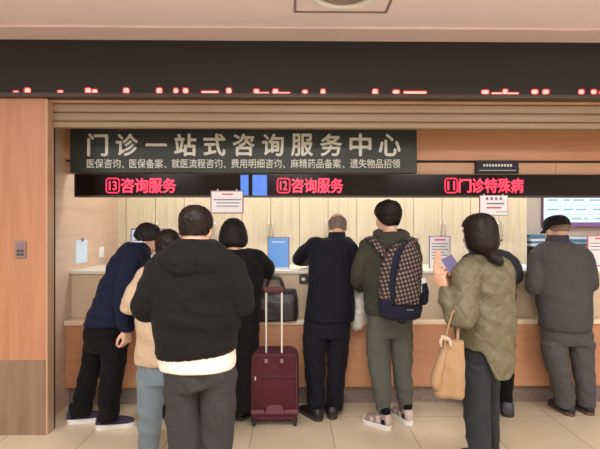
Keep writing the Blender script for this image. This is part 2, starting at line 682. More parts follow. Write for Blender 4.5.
bm = bmesh.new()
box(bm, -5.2, 5.2, -5.5, FY + 0.28, 2.93, 3.05)
struct('ceiling', bm, M['ceiling'])
bm = bmesh.new()
box(bm, -5.2, 5.2, 3.12, FY + 0.02, 2.918, 2.93)
struct('trim_1', bm, M['ceilingedge'])
bm = bmesh.new()
box(bm, -5.2, 5.2, 3.62, 6.2, 2.72, 2.8)
struct('ceiling_inner', bm, M['ceiling'])

# left pillar: two stacked claddings and a pale edge trim
XP = W(46, 300, PY).x
zsplit = W(20, 360, PY).z
bm = bmesh.new()
box(bm, -5.2, XP, PY, PY + 0.10, zsplit, 2.5)
struct('wall_pillar_upper', bm, M['pillarwood'])
bm = bmesh.new()
box(bm, -5.2, XP, PY, PY + 0.10, 0.0, zsplit)
struct('wall_pillar_lower', bm, M['pillarlow'])
bm = bmesh.new()
box(bm, XP, XP + 0.012, PY - 0.002, PY + 0.09, 0.0, 2.49, 0.002, 1)
struct('trim_2', bm, M['trimbeige'])
bm = bmesh.new()
box(bm, XP - 0.02, XP + 0.006, PY + 0.09, PY + 0.12, 0.0, 2.49)
struct('trim_3', bm, M['darkgap'])
bm = bmesh.new()
box(bm, XW - 0.12, XW, PY + 0.10, 5.6, 0.0, 2.72)
struct('wall_left', bm, M['sidewall'])
bm = bmesh.new()
box(bm, -5.2, 5.2, 5.6, 5.7, 0.0, 2.8)
struct('wall_back', bm, M['wallpaint'])
bm = bmesh.new()
box(bm, 5.2, 5.3, -5.5, 6.2, 0.0, 2.95)
struct('wall_right', bm, M['wallpaint'])
bm = bmesh.new()
box(bm, -5.2, 5.2, -5.6, -5.5, 0.0, 2.95)
struct('wall_front', bm, M['wallpaint'])

# orange fascia behind the sign
fz = lambda py, Y=3.86: W(300, py, Y).z
bm = bmesh.new()
box(bm, XW, 5.2, 3.86, 3.92, fz(160), 2.75)
struct('trim_4', bm, M['orange'])
bm = bmesh.new()
box(bm, XW, 5.2, 3.885, 3.92, fz(162.5), fz(160))
struct('trim_5', bm, M['darkgap'])
bm = bmesh.new()
for x0, x1 in ((XW, 0.4), (0.405, 2.265), (2.27, 5.2)):
    box(bm, x0, x1, 3.865, 3.92, fz(174), fz(162.5))
struct('trim_6', bm, M['fasciapale'])

# roller shutter: rolled up, its lowest ribs showing
sh = thing('roller_shutter', 'beige metal roller shutter drawn up above the service windows', 'roller shutter', (1.6, 3.43, 2.29))
zb = lambda py: W(300, py, 3.43).z - 2.29
bm = bmesh.new()
box(bm, XW - 1.6 + 0.10, 3.6, -0.02, 0.05, zb(104), zb(99.3))
build('head_box', bm, M['fasciapale'], sh)
for a, b in ((104.6, 112.6), (113.4, 121.6)):
    bm = bmesh.new()
    box(bm, XW - 1.6 + 0.10, 3.6, 0.0, 0.03, zb(b), zb(a), 0.008, 3)
    build('slat', bm, M['shutter'], sh, 'auto')
bm = bmesh.new()
box(bm, XW - 1.6 + 0.10, 3.6, 0.012, 0.04, zb(127), zb(99))
build('backing', bm, M['shutterdark'], sh)
bm = bmesh.new()
box(bm, XW - 1.6 + 0.10, 3.6, -0.012, 0.045, zb(128.5), zb(122.2), 0.01, 3)
build('bottom_rail', bm, M['shutter'], sh, 'auto')

# ------------------------------------------------------------------ scrolling ticker over everything
tk = thing('led_ticker', 'long black scrolling display board under the ceiling with red light fragments', 'display board', (0.0, FY, 2.49))
zt = lambda py: W(300, py, FY).z - 2.49
bm = bmesh.new()
box(bm, -5.0, 5.0, 0.0, 0.075, zt(93.5), 2.918 - 2.49)
build('display_face', bm, M['tickerblack'], tk)
bm = bmesh.new()
box(bm, -5.0, 5.0, -0.012, 0.075, zt(98.3), zt(94.2), 0.003, 1)
build('bottom_frame', bm, M['tickerframe'], tk)
bm = bmesh.new()
box(bm, -5.0, 5.0, -0.004, 0.01, zt(94.4), zt(93.4))
build('edge_strip', bm, M['greydark'], tk)
frag = [(16, 92.2, 5, 2.5), (28, 91, 5, 5), (60.5, 92, 5, 3), (88.5, 91, 5, 5), (95, 91.6, 5, 3.6), (126.5, 91, 5, 5), (159.5, 91, 5, 5),
        (176, 91, 4, 4.6), (185.7, 91, 4.6, 4.6), (210, 92.2, 17, 2.4), (229, 91, 4.6, 5), (256.5, 91.4, 5, 4), (262, 93, 14, 1.6), (275.5, 91.4, 5, 4),
        (281, 93, 18, 1.6), (305, 92, 5, 3.5), (323, 92, 4.2, 5), (375, 92, 5, 5), (396, 92, 6.5, 3.5), (415, 92.6, 23, 2.6),
        (485, 92.2, 7, 3.6), (505, 93.4, 27, 1.6), (505, 91.5, 4.5, 4), (534.5, 92, 6, 4), (545.5, 92, 6, 4), (581, 92, 5, 4), (593.5, 92, 5, 4), (602, 92.6, 6, 2.6)]
for px, py, w, h in frag:
    bm = bmesh.new()
    c = W(px, py, FY)
    s = FY / F
    # the lit bits are made of round diodes, drawn as small rounded bars
    box(bm, c.x - w * s / 2, c.x + w * s / 2, -0.003, 0.004, c.z - 2.49 - h * s / 2, c.z - 2.49 + h * s / 2, min(w, h) * s * 0.3, 2)
    fr = build('lit_fragment', bm, M['tickred'], tk)
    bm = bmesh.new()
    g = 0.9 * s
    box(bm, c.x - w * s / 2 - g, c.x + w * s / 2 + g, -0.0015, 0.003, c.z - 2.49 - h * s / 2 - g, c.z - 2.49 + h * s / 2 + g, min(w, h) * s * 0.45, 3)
    build('painted_halo', bm, M['tickhalo'], fr)  # red halo of the lit bits, painted as a dim glowing border

# ------------------------------------------------------------------ ceiling fitting
cf = thing('ceiling_diffuser', 'square ceiling panel with a round ring fitting above the windows', 'ceiling vent', W(343, -2, 2.73) * 1.0)
cf.location = (W(343, 0, 2.75).x, 2.60, 2.93)
bm = bmesh.new()
for a, b, c, d in ((-0.30, 0.30, -0.30, -0.285), (-0.30, 0.30, 0.285, 0.30), (-0.30, -0.285, -0.285, 0.285), (0.285, 0.30, -0.285, 0.285)):
    box(bm, a, b, c, d, -0.006, 0.0)
build('panel_edge', bm, M['greyplate'], cf)
for r0, r1, mm in ((0.20, 0.017, 'white'), (0.15, 0.012, 'greyplate')):
    bm = bmesh.new()
    pts = [(math.cos(a) * r0, math.sin(a) * r0, -0.012) for a in [2 * PI * k / 40 for k in range(41)]]
    tube(bm, pts, r1, 10, 1, closed_ends=False)
    build('ring', bm, M[mm], cf, True)

# ------------------------------------------------------------------ sign board
SY_ = 3.80
a, b = W(70, 129, SY_), W(417, 173.3, SY_)
sg = thing('sign_board', 'dark green sign board with large pale Chinese characters over the windows', 'sign', ((a.x + b.x) / 2, SY_, b.z))
hw, hh = (b.x - a.x) / 2, a.z - b.z
bm = bmesh.new()
box(bm, -hw, hw, 0.0, 0.06, 0, hh, 0.004, 1)
build('board', bm, M['signgreen'], sg)
loc = lambda px, py: W(px, py, SY_) - sg.location
s = SY_ / F
title = '门诊一站式咨询服务中心'
tw = (400 - 87.5) * s
pitch = (389.5 - 98) / 10
parts = []
for i, ch in enumerate(title):
    px = 98 + pitch * i
    w, h, cy = 21 * s, 21.5 * s, 145
    if ch == '一':
        w, h, cy = 21 * s, 2.6 * s, 145
    if ch == '门':
        w = 19.5 * s
    t = text_mesh('character', ch, w, h, loc(px, cy) + Vector((0, -0.004, 0)), M['letter'], sg, depth=0.004, embolden=0.0 if ch == '一' else 0.0045)
    parts.append(t)
sub = '医保咨询、医保备案、就医流程咨询、费用明细咨询、麻精药品备案、遗失物品招领'
pieces = sub.split('、')
unit = (400.5 - 87) / len(sub)
k0 = 0
for i, pc in enumerate(pieces):
    full = pc + ('、' if i < len(pieces) - 1 else '')
    px0, px1 = 87 + unit * k0, 87 + unit * (k0 + len(pc))
    text_mesh('small_lettering', pc, (px1 - px0 - 0.6) * s, 9.2 * s, loc((px0 + px1) / 2, 163.6) + Vector((0, -0.003, 0)), M['letter'], sg, bold=0.006, depth=0.003)
    if i < len(pieces) - 1:
        text_mesh('small_comma', '、', 2.4 * s, 2.6 * s, loc(px1 + 2.2, 167.0) + Vector((0, -0.003, 0)), M['letter'], sg, bold=0.006, depth=0.003)
    k0 += len(full)

# small dark sign to the right
SY2 = 3.835
a, b = W(476, 160.5, SY2), W(519, 173.2, SY2)
s2 = thing('small_sign', 'small slate grey sign plate with one line of pale writing', 'sign', ((a.x + b.x) / 2, SY2, b.z))
hw2, hh2 = (b.x - a.x) / 2, a.z - b.z
bm = bmesh.new()
box(bm, -hw2, hw2, 0, 0.03, 0, hh2, 0.003, 1)
build('plate', bm, M['greycollar'], s2)
bm = bmesh.new()
for k in range(10):
    x = -hw2 * .62 + hw2 * 1.24 * k / 9
    box(bm, x - .009, x + .009, -.002, .001, hh2 * .52, hh2 * .72, .003, 1)
build('lettering', bm, M['letter'], s2)
bm = bmesh.new()
box(bm, -hw2 * 0.85, hw2 * 0.85, -0.002, 0.001, hh2 * 0.2, hh2 * 0.24)
build('underline', bm, M['letter'], s2)

# LED strip under the sign
LY = 3.82
a, b = W(75.5, 173.5, LY), W(300, 196, LY)
ld = thing('led_strip', 'black glossy display strip with red window numbers under the green sign', 'display board', (0, LY, b.z))
lh = a.z - b.z
bm = bmesh.new()
box(bm, a.x, 4.9, 0.0, 0.07, 0, lh - 0.004)
build('housing', bm, M['ledblack'], ld)
bm = bmesh.new()
box(bm, a.x, 4.9, -0.006, 0.072, -0.010, 0.004)
box(bm, a.x - 0.008, a.x, -0.006, 0.072, -0.010, lh - 0.004)
build('frame', bm, M['tickerframe'], ld)
ls = LY / F


def led_text(px0, px1, digits, chars):
    """a boxed window number followed by characters"""
    zc = W(px0, 185.6, LY).z - ld.location.z
    h = 14.2 * ls
    x0 = W(px0, 185, LY).x
    x1 = W(px1, 185, LY).x
    n = len(chars)
    step = (x1 - x0) / (n + 1.03)
    r = step * 0.93
    bm = bmesh.new()
    # rounded square outline
    cx, rr, q = x0 + r / 2, r / 2, 0.022
    pts = []
    for sx, sz, a0 in ((1, 1, 0), (-1, 1, 90), (-1, -1, 180), (1, -1, 270)):
        for k in range(4):
            an = math.radians(a0 + 30 * k)
            pts.append(Vector((cx + sx * (rr - q) + q * math.cos(an), -0.004, zc + sz * (h / 2 - q) + q * math.sin(an))))
    pts.append(pts[0])
    tube(bm, pts, 0.0055, 8, 1, closed_ends=False)
    build('number_outline', bm, M['ledred'], ld, True)
    text_mesh('window_number', digits, r * 0.56, h * 0.62, Vector((cx, -0.003, zc)), M['ledred'], ld, 0.0, 0.003, embolden=0.002)
    for i, ch in enumerate(chars):
        text_mesh('lit_character', ch, step * 0.93, h * (1.0 if ch != '门' else 0.95), Vector((x0 + step * (1.05 + i) + step * 0.47, -0.003, zc)), M['ledred'], ld, 0.0, 0.003, embolden=0.0028)


led_text(106.5, 176.5, '13', '咨询服务')
led_text(277.5, 343.5, '12', '咨询服务')
led_text(445, 523.5, '11', '门诊特殊病')
# reflections of a blue screen, painted on the strip as glowing patches
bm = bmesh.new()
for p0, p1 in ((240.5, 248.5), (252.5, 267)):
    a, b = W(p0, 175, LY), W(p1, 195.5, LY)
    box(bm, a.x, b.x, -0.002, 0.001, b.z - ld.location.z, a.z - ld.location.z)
M['patch'] = emit('blue_reflection_glow', srgb(66, 130, 236), 1.1)
build('painted_blue_reflection', bm, M['patch'], ld)

# ------------------------------------------------------------------ service counter
CO = 3.86     # face of the lower orange panel
CC = 3.97     # face of the upper cream panel
ct = thing('service_counter', 'long service counter with cream upper front, orange wood lower panel and granite plinth', 'counter', (1.0, 4.2, 0))
RX = XR + 0.7 - 1.0
LX = XW + 0.002 - 1.0
zo_b = W(300, 387, CO).z
bm = bmesh.new()
box(bm, LX, RX, CO - 4.2 + 0.07, 0.30, 0.0, zo_b)
build('plinth', bm, M['granite'], ct)
joints = [LX, -2.0 + 0.0, -1.0 + 0.1, 0.55, 1.75, RX]
for x0, x1 in zip(joints, joints[1:]):
    bm = bmesh.new()
    box(bm, x0 + 0.0015, x1 - 0.0015, CO - 4.2, 0.30, zo_b, 0.700)
    build('lower_panel', bm, M['orange'], ct)
bm = bmesh.new()
box(bm, LX, RX, CO - 4.2 - 0.02, CC - 4.2 + 0.02, 0.702, 0.742, 0.004, 2)
build('ledge', bm, M['ledge'], ct, 'auto')
bm = bmesh.new()
box(bm, LX, RX, CC - 4.2, 0.30, 0.742, 1.125)
build('upper_panel', bm, M['cream'], ct)
bm = bmesh.new()
box(bm, LX, RX, CC - 4.2 - 0.03, 0.34, 1.127, 1.157, 0.006, 2)
build('worktop', bm, M['creamtop'], ct, 'auto')
TOP = 1.157

# small intercom plate on the counter front
a, b = W(299.5, 274.5, CC), W(307.5, 284, CC)
ic = thing('intercom', 'small black intercom plate fixed on the cream counter front', 'intercom', ((a.x + b.x) / 2, CC, b.z))
bm = bmesh.new()
box(bm, -0.038, 0.038, -0.014, -0.001, 0, 0.085, 0.005, 2)
build('plate', bm, M['greydark'], ic)
bm = bmesh.new()
box(bm, -0.018, 0.018, -0.018, -0.012, 0.03, 0.06, 0.002, 1)
build('button', bm, M['steel'], ic)

# ------------------------------------------------------------------ cabinets behind the counter
CBY = 5.02
XC0 = W(126.5, 225, CBY).x
CW = 57.35 * CBY / F


def make_cabinet():
    c = thing('storage_cabinet', 'cream double-door cabinet', 'cabinet', (XC0, CBY, 0), 'cream cabinets behind the counter')
    bm = bmesh.new()
    box(bm, 0.0, CW - 0.002, 0.02, 0.5, 0, 2.6)
    build('body', bm, M['cabinet'], c)
    for k in (0, 1):
        x0 = CW / 2 * k + 0.0015 + (0.001 if k else 0)
        x1 = CW / 2 * (k + 1) - 0.003
        bm = bmesh.new()
        box(bm, x0, x1, 0.0, 0.018, 0.09, 2.58, 0.002, 1)
        d = build('door', bm, M['cabinet'], c)
        hx = CW / 2 + (-0.024 if k == 0 else 0.026)
        bm = bmesh.new()
        tube(bm, [(hx, 0.0, 1.585), (hx, -0.03, 1.575), (hx, -0.034, 1.52), (hx, -0.03, 1.445), (hx, 0.0, 1.435)], 0.0085, 10, 3)
        build('handle', bm, M['chrome'], d, True)
        if k:
            bm = bmesh.new()
            cyl(bm, (hx, 0.0, 1.385), (hx, -0.008, 1.385), 0.011)
            build('keyhole', bm, M['greydark'], d, True)
    return c


cab = make_cabinet()
cab_labels = [
    'cream double-door cabinet nearest the left side wall, behind the navy jacket person',
    'cream double-door cabinet behind the head of the man in the black hoodie',
    'cream double-door cabinet behind the blue glowing tablet on the counter',
    'cream double-door cabinet directly behind the man in the dark suit',
    'cream double-door cabinet behind the head of the backpack wearer',
    'cream double-door cabinet behind the framed sheet and raised phone hand',
    'cream double-door cabinet at the right end of the row, under the right-hand hanging notice']
for i, lb in enumerate(cab_labels):
    o = cab if i == 0 else copy_tree(cab)
    o.location = (XC0 + CW * i, CBY, 0)
    o['label'] = lb
bm = bmesh.new()
box(bm, XW, XC0 - 0.003, CBY + 0.01, CBY + 0.4, 0, 2.6)
struct('trim_7', bm, M['cabinet'])

# ------------------------------------------------------------------ notices, screens, papers


def sheet(name, label, cat, px0, px1, py0, py1, Y, frame, face, lines, fw=0.008, group=None, tilt=0.0, stand=True, onto=None):
    a, b = W(px0, py0, Y), W(px1, py1, Y)
    w, h = b.x - a.x, a.z - b.z
    base = onto if onto is not None else b.z
    t = thing(name, label, cat, ((a.x + b.x) / 2, Y, base), group)
    dz = b.z - base
    bm = bmesh.new()
    box(bm, -w / 2, w / 2, 0.0, 0.012, dz, dz + h, 0.002, 1)
    build('frame', bm, frame, t)
    bm = bmesh.new()
    box(bm, -w / 2 + fw, w / 2 - fw, -0.003, 0.002, dz + fw, dz + h - fw)
    f = build('face', bm, face, t)
    for mt, rows in lines:
        bm = bmesh.new()
        for x0, x1, y, th in rows:
            box(bm, -w / 2 + w * x0, -w / 2 + w * x1, -0.0045, -0.002, dz + h * (1 - y) - h * th / 2, dz + h * (1 - y) + h * th / 2)
        build('print_lines', bm, mt, f)
    if stand:
        bm = bmesh.new()
        box(bm, -w * 0.45, w * 0.45, -0.04, 0.05, 0, 0.012 if dz < 0.02 else 0.006, 0.002, 1)
        box(bm, -w * 0.3, w * 0.3, 0.004, 0.01, 0.0, dz + h * 0.3)
        build('foot', bm, M['white'], t)
    return t


# hanging notices under the LED strip
hn = sheet('hanging_notice', 'framed notice with printed lines hanging at the LED strip near the blue reflection', 'notice', 210.5, 243.5, 190.5, 213.5, 3.79, M['mauve'], M['paper'],
           [(M['redink'], [(0.35, 0.68, 0.16, 0.06)]), (M['ink'], [(0.1, 0.94, 0.40, 0.05), (0.18, 0.9, 0.54, 0.04), (0.18, 0.86, 0.68, 0.04)])], 0.009, stand=False)
hn2 = sheet('hanging_notice', 'square white notice with thin frame hanging above the woman in olive', 'notice', 479.5, 508, 195, 215.5, 3.79, M['mauve'], M['paper'],
            [(M['ink'], [(0.22, 0.30, 0.18, 0.14), (0.38, 0.46, 0.18, 0.14), (0.54, 0.62, 0.18, 0.14), (0.7, 0.78, 0.18, 0.14), (0.25, 0.86, 0.42, 0.07), (0.58, 0.96, 0.83, 0.035)]),
             (M['redink'], [(0.25, 0.76, 0.62, 0.08)])], 0.006, stand=False)
for t, p in ((hn, 190.5), (hn2, 195)):
    bm = bmesh.new()
    zt_ = W(300, p, 3.8).z - t.location.z
    for sx in (-0.08, 0.08):
        box(bm, sx - 0.006, sx + 0.006, 0.006, 0.012, zt_ - 0.05, max(zt_ + 0.01, 1.80 - t.location.z))
    build('hanger', bm, M['steel'], t)

NY = 4.12
sheet('tablet', 'upright tablet with blue glowing screen beside the suited man', 'tablet', 267.5, 289.5, 237, 268.5, NY, M['mauve'], M['screenblue'],
      [(M['screenpale'], [(0.2, 0.8, 0.16, 0.05)])], 0.008, onto=TOP)
sheet('notice_stand', 'white printed sheet in a purple frame behind the raised hand', 'notice', 429, 450.5, 236, 268, NY, M['purple'], M['paper'],
      [(M['redink'], [(0.25, 0.75, 0.12, 0.05)]), (M['ink'], [(0.12, 0.88, 0.24, 0.025), (0.12, 0.8, 0.33, 0.025), (0.12, 0.88, 0.42, 0.025), (0.12, 0.7, 0.51, 0.025), (0.12, 0.85, 0.6, 0.025), (0.12, 0.6, 0.7, 0.025)])], 0.008, onto=TOP)
sheet('notice_stand', 'white printed sheet in a pink frame right of the man in the cap', 'notice', 587.5, 612, 235.5, 266, NY, M['redink'], M['paper'],
      [(M['redink'], [(0.3, 0.75, 0.1, 0.05)]), (M['ink'], [(0.12, 0.88, 0.25, 0.025), (0.12, 0.8, 0.36, 0.025), (0.12, 0.88, 0.47, 0.025)])], 0.008, onto=TOP)
sheet('notice_card', 'small dark mauve card standing just right of the backpack', 'notice', 407, 418.5, 238, 256, NY + 0.06, M['mauve'], M['mauve'],
      [(M['paper'], [(0.2, 0.75, 0.72, 0.12)])], 0.006, onto=TOP)

# monitor with pale screen facing the leftmost people
t = thing('desk_monitor', 'computer monitor with pale screen and dark frame by the leftmost person', 'monitor', (W(151, 250, 4.28).x, 4.28, TOP))
a, b = W(131, 228.5, 4.28), W(172, 258, 4.28)
hw = (b.x - a.x) / 2
z0, z1 = b.z - TOP, a.z - TOP
bm = bmesh.new()
box(bm, -hw, hw, 0, 0.03, z0, z1, 0.006, 2)
build('casing', bm, M['purple'], t, 'auto')
bm = bmesh.new()
box(bm, -hw + 0.012, hw - 0.012, -0.002, 0.004, z0 + 0.018, z1 - 0.012)
build('screen', bm, M['screenpale'], t)
bm = bmesh.new()
box(bm, -0.03, 0.03, 0.008, 0.028, 0.006, z0 + 0.08)
box(bm, -0.11, 0.11, -0.06, 0.1, 0.0, 0.01, 0.003, 1)
build('stand', bm, M['black'], t)

# paper sheet and switches on the left wall
t = thing('wall_sheet', 'pale blue paper sheet clipped on the left side wall', 'sheet', (XW, 4.16, W(83, 263, 4.16).z))
h = W(83, 240, 4.16).z - W(83, 263, 4.16).z
bm = bmesh.new()
box(bm, 0.0, 0.006, -0.11, 0.11, 0, h)
build('sheet', bm, M['bluepaper'], t)
bm = bmesh.new()
box(bm, 0.004, 0.016, -0.02, 0.02, h - 0.015, h + 0.015, 0.002, 1)
build('clip', bm, M['steel'], t)
t = thing('light_switch', 'small white switch plate on the left side wall', 'switch', (XW, 4.58, W(102, 257.5, 4.58).z))
h = W(102, 247, 4.58).z - W(102, 257.5, 4.58).z
bm = bmesh.new()
box(bm, 0, 0.012, -0.05, 0.05, 0, h, 0.003, 2)
build('plate', bm, M['white'], t)
bm = bmesh.new()
box(bm, 0.01, 0.016, -0.02, 0.02, h * 0.3, h * 0.7, 0.002, 1)
build('rocker', bm, M['white'], t)

a, b = W(16, 241, PY), W(26.5, 258, PY)
t = thing('wall_controller', 'grey control plate with small window on the wooden pillar', 'controller', ((a.x + b.x) / 2, PY, b.z))
bm = bmesh.new()
box(bm, -0.039, 0.039, -0.014, 0, 0, a.z - b.z, 0.004, 2)
build('plate', bm, M['greyplate'], t)
bm = bmesh.new()
box(bm, -0.028, 0.028, -0.017, -0.012, 0.075, 0.108, 0.002, 1)
build('display', bm, M['mauve'], t)
for k in range(4):
    bm = bmesh.new()
    box(bm, -0.026 + 0.028 * (k % 2), -0.002 + 0.028 * (k % 2), -0.018, -0.012, 0.018 + 0.026 * (k // 2), 0.036 + 0.026 * (k // 2), 0.002, 1)
    build('button', bm, M['greydark'], t)

# television on the back wall
TY = 5.55
a, b = W(543, 175, TY), W(618, 227.5, TY)
t = thing('wall_television', 'large wall screen showing a pale blue list behind the capped man', 'television', ((a.x + b.x) / 2 + 0.10, TY, b.z))
hw = (b.x - a.x) / 2 + 0.10
hh = hw * 2 * 0.57
bm = bmesh.new()
box(bm, -hw, hw, 0, 0.05, 0, hh, 0.006, 2)
build('casing', bm, M['mauve'], t)
bm = bmesh.new()
box(bm, -hw + 0.01, hw - 0.01, -0.003, 0.004, 0.065, hh - 0.012)
scn = build('screen', bm, M['tvblue'], t)
bm = bmesh.new()
rr = random.Random(3)
for k in range(9):
    z = 0.10 + 0.058 * k
    if k % 2:
        box(bm, -hw + 0.03, hw - 0.03, -0.005, -0.002, z, z + 0.005)
    else:
        x = -hw + 0.05
        while x < hw - 0.2:
            l = rr.uniform(0.05, 0.16)
            box(bm, x, x + l, -0.005, -0.002, z, z + 0.018)
            x += l + rr.uniform(0.03, 0.10)
build('list_lines', bm, M['tvline'], scn)
bm = bmesh.new()
box(bm, -hw + 0.01, hw - 0.01, -0.004, 0.004, 0.012, 0.062)
build('caption_band', bm, M['tvband'], t)

# back desk with folders and stacks behind the capped man
t = thing('back_desk', 'brown side desk against the rear wall under the wall screen', 'desk', (3.55, 5.25, 0))
zd = W(540, 246, 5.1).z
bm = bmesh.new()
box(bm, -0.85, 1.0, -0.3, 0.3, zd - 0.03, zd, 0.004, 1)
build('desktop', bm, M['pillarlow'], t)
for x in (-0.83, 0.96):
    bm = bmesh.new()
    box(bm, x, x + 0.03, -0.28, 0.29, 0, zd - 0.03)
    build('side_panel', bm, M['pillarlow'], t)
bm = bmesh.new()
box(bm, -0.8, 0.96, 0.2, 0.22, 0.2, zd - 0.03)
build('back_panel', bm, M['pillarlow'], t)


def paper_heap(name, label, cat, x, y, z, w, d, n, mats, seed):
    r = random.Random(seed)
    t = thing(name, label, cat, (x, y, z))
    zz = 0.0
    for k in range(n):
        th = r.uniform(0.012, 0.03)
        bm = bmesh.new()
        box(bm, -w / 2, w / 2, -d / 2, d / 2, 0, th, 0.003, 1)
        bmesh.ops.rotate(bm, verts=bm.verts, cent=(0, 0, 0), matrix=Matrix.Rotation(r.uniform(-0.2, 0.2), 3, 'Z'))
        bmesh.ops.translate(bm, verts=bm.verts, vec=(r.uniform(-0.02, 0.02), r.uniform(-0.02, 0.02), zz))
        build('sheaf', bm, M[mats[k % len(mats)]], t)
        zz += th
    return t


a = W(541, 246, 5.05)
paper_heap('paper_stack', 'untidy stack of blue and white files left of the black cap', 'paper stack', a.x, 5.2, zd, 0.26, 0.3, 5, ['bluepaper', 'bluefolder', 'paper'], 2)
a = W(574, 246, 5.05)
paper_heap('paper_stack', 'blue folders on the desk behind the capped man\'s right shoulder', 'paper stack', a.x, 5.2, zd, 0.34, 0.3, 4, ['bluefolder', 'bluepaper'], 5)

# white papers on the worktop
t = thing('paper_sheet', 'white form on the worktop left of the capped man', 'paper', (W(530, 264, 4.15).x, 4.15, TOP))
bm = bmesh.new()
box(bm, -0.13, 0.13, -0.12, 0.12, 0, 0.012)
bmesh.ops.rotate(bm, verts=bm.verts, cent=(0, 0, 0), matrix=Matrix.Rotation(0.3, 3, 'Z'))
build('sheets', bm, M['bluepaper'], t)
t = thing('keyboard', 'dark keyboard lying on the worktop beside the olive coat', 'keyboard', (W(513, 266, 4.2).x, 4.36, TOP), rot=-0.2)
bm = bmesh.new()
box(bm, -0.1, 0.1, -0.06, 0.06, 0.0, 0.02, 0.005, 2)
build('case', bm, M['greydark'], t)
bm = bmesh.new()
for i in range(8):
    for j in range(4):
        box(bm, -0.09 + 0.0226 * i, -0.072 + 0.0226 * i, -0.05 + 0.026 * j, -0.03 + 0.026 * j, 0.019, 0.026)
build('keys', bm, M['black'], t)

# ------------------------------------------------------------------ lamps
def area(name, loc, sx, sy, power, col, rot=(0, 0, 0)):
    l = bpy.data.lights.new(name, 'AREA')
    l.shape = 'RECTANGLE'
    l.size, l.size_y = sx, sy
    l.energy = power
    l.color = col
    o = bpy.data.objects.new(name, l)
    COL.objects.link(o)
    o.location = loc
    o.rotation_euler = rot
    return o


for x in (-3.0, 0.0, 3.0):
    for y in (-3.6, -1.4, 0.8):
        area('hall_panel_light', (x, y, 2.9), 1.1, 0.6, 62, (0.97, 0.985, 1.0))
for x in (-0.9, 0.9, 2.7):
    area('counter_strip_light', (x, 4.40, 2.66), 1.7, 0.5, 20, (0.95, 1.0, 0.97))
w = bpy.data.worlds.new('hall')
sc.world = w
w.use_nodes = True
w.node_tree.nodes['Background'].inputs[0].default_value = (1.0, 0.9, 0.8, 1)
w.node_tree.nodes['Background'].inputs[1].default_value = 0.3
sc.view_settings.view_transform = 'Standard'
sc.view_settings.look = 'None'
sc.view_settings.exposure = 0.0
sc.view_settings.gamma = 1.0
sc.view_settings.use_curve_mapping = False
sc.cycles.max_bounces = 8
sc.cycles.use_denoising = True
#PEOPLE
# ------------------------------------------------------------------ people
def head_matrix(c, yaw, pitch, roll=0.0, s=1.0):
    """yaw: 0 looks at the counter (+Y), positive turns to the picture's left; pitch positive looks down"""
    return (Matrix.Translation(c) @ Matrix.Rotation(math.radians(yaw), 4, 'Z') @ Matrix.Rotation(math.radians(roll), 4, 'Y')
            @ Matrix.Rotation(-math.radians(pitch), 4, 'X') @ Matrix.Scale(s, 4))


SKULL = [(-.116, .058, .020, .018), (-.104, .048, .040, .036), (-.075, .028, .057, .062), (-.04, .010, .066, .080), (0, .0, .072, .091),
         (.035, -.004, .076, .097), (.068, -.006, .073, .093), (.092, -.008, .060, .076), (.108, -.008, .040, .050), (.116, -.008, .018, .024)]


def add_xf(bm, M4, fn):
    b = bmesh.new()
    fn(b)
    me = bpy.data.meshes.new('x')
    b.to_mesh(me)
    b.free()
    me.transform(M4)
    bm.from_mesh(me)
    bpy.data.meshes.remove(me)


def head_shape(b):
    hloft(b, [((0, cy, z), rx, ry) for z, cy, rx, ry in SKULL], 32, 2.1)
    # nose, brow, cheeks, lips, ears
    tube(b, [(0, .086, .012), (0, .098, -.012), (0, .112, -.034)], [.009, .011, .015], 12, 4)
    ellipsoid(b, (0, .102, -.038), .018, .013, .010)
    tube(b, [(-.05, .072, .024), (-.02, .088, .028), (.02, .088, .028), (.05, .072, .024)], .010, 10, 3)
    tube(b, [(-.024, .078, -.066), (0, .089, -.063), (.024, .078, -.066)], [.005, .008, .005], 10, 4)
    tube(b, [(-.020, .076, -.075), (0, .086, -.077), (.020, .076, -.075)], [.005, .009, .005], 10, 4)
    ellipsoid(b, (0, .072, -.100), .022, .016, .016)
    for sx in (-1, 1):
        ellipsoid(b, (sx * .045, .060, -.03), .022, .022, .024)
        ellipsoid(b, (sx * .077, -.008, -.008), .010, .020, .032, Matrix.Rotation(sx * -0.35, 3, 'Z'))


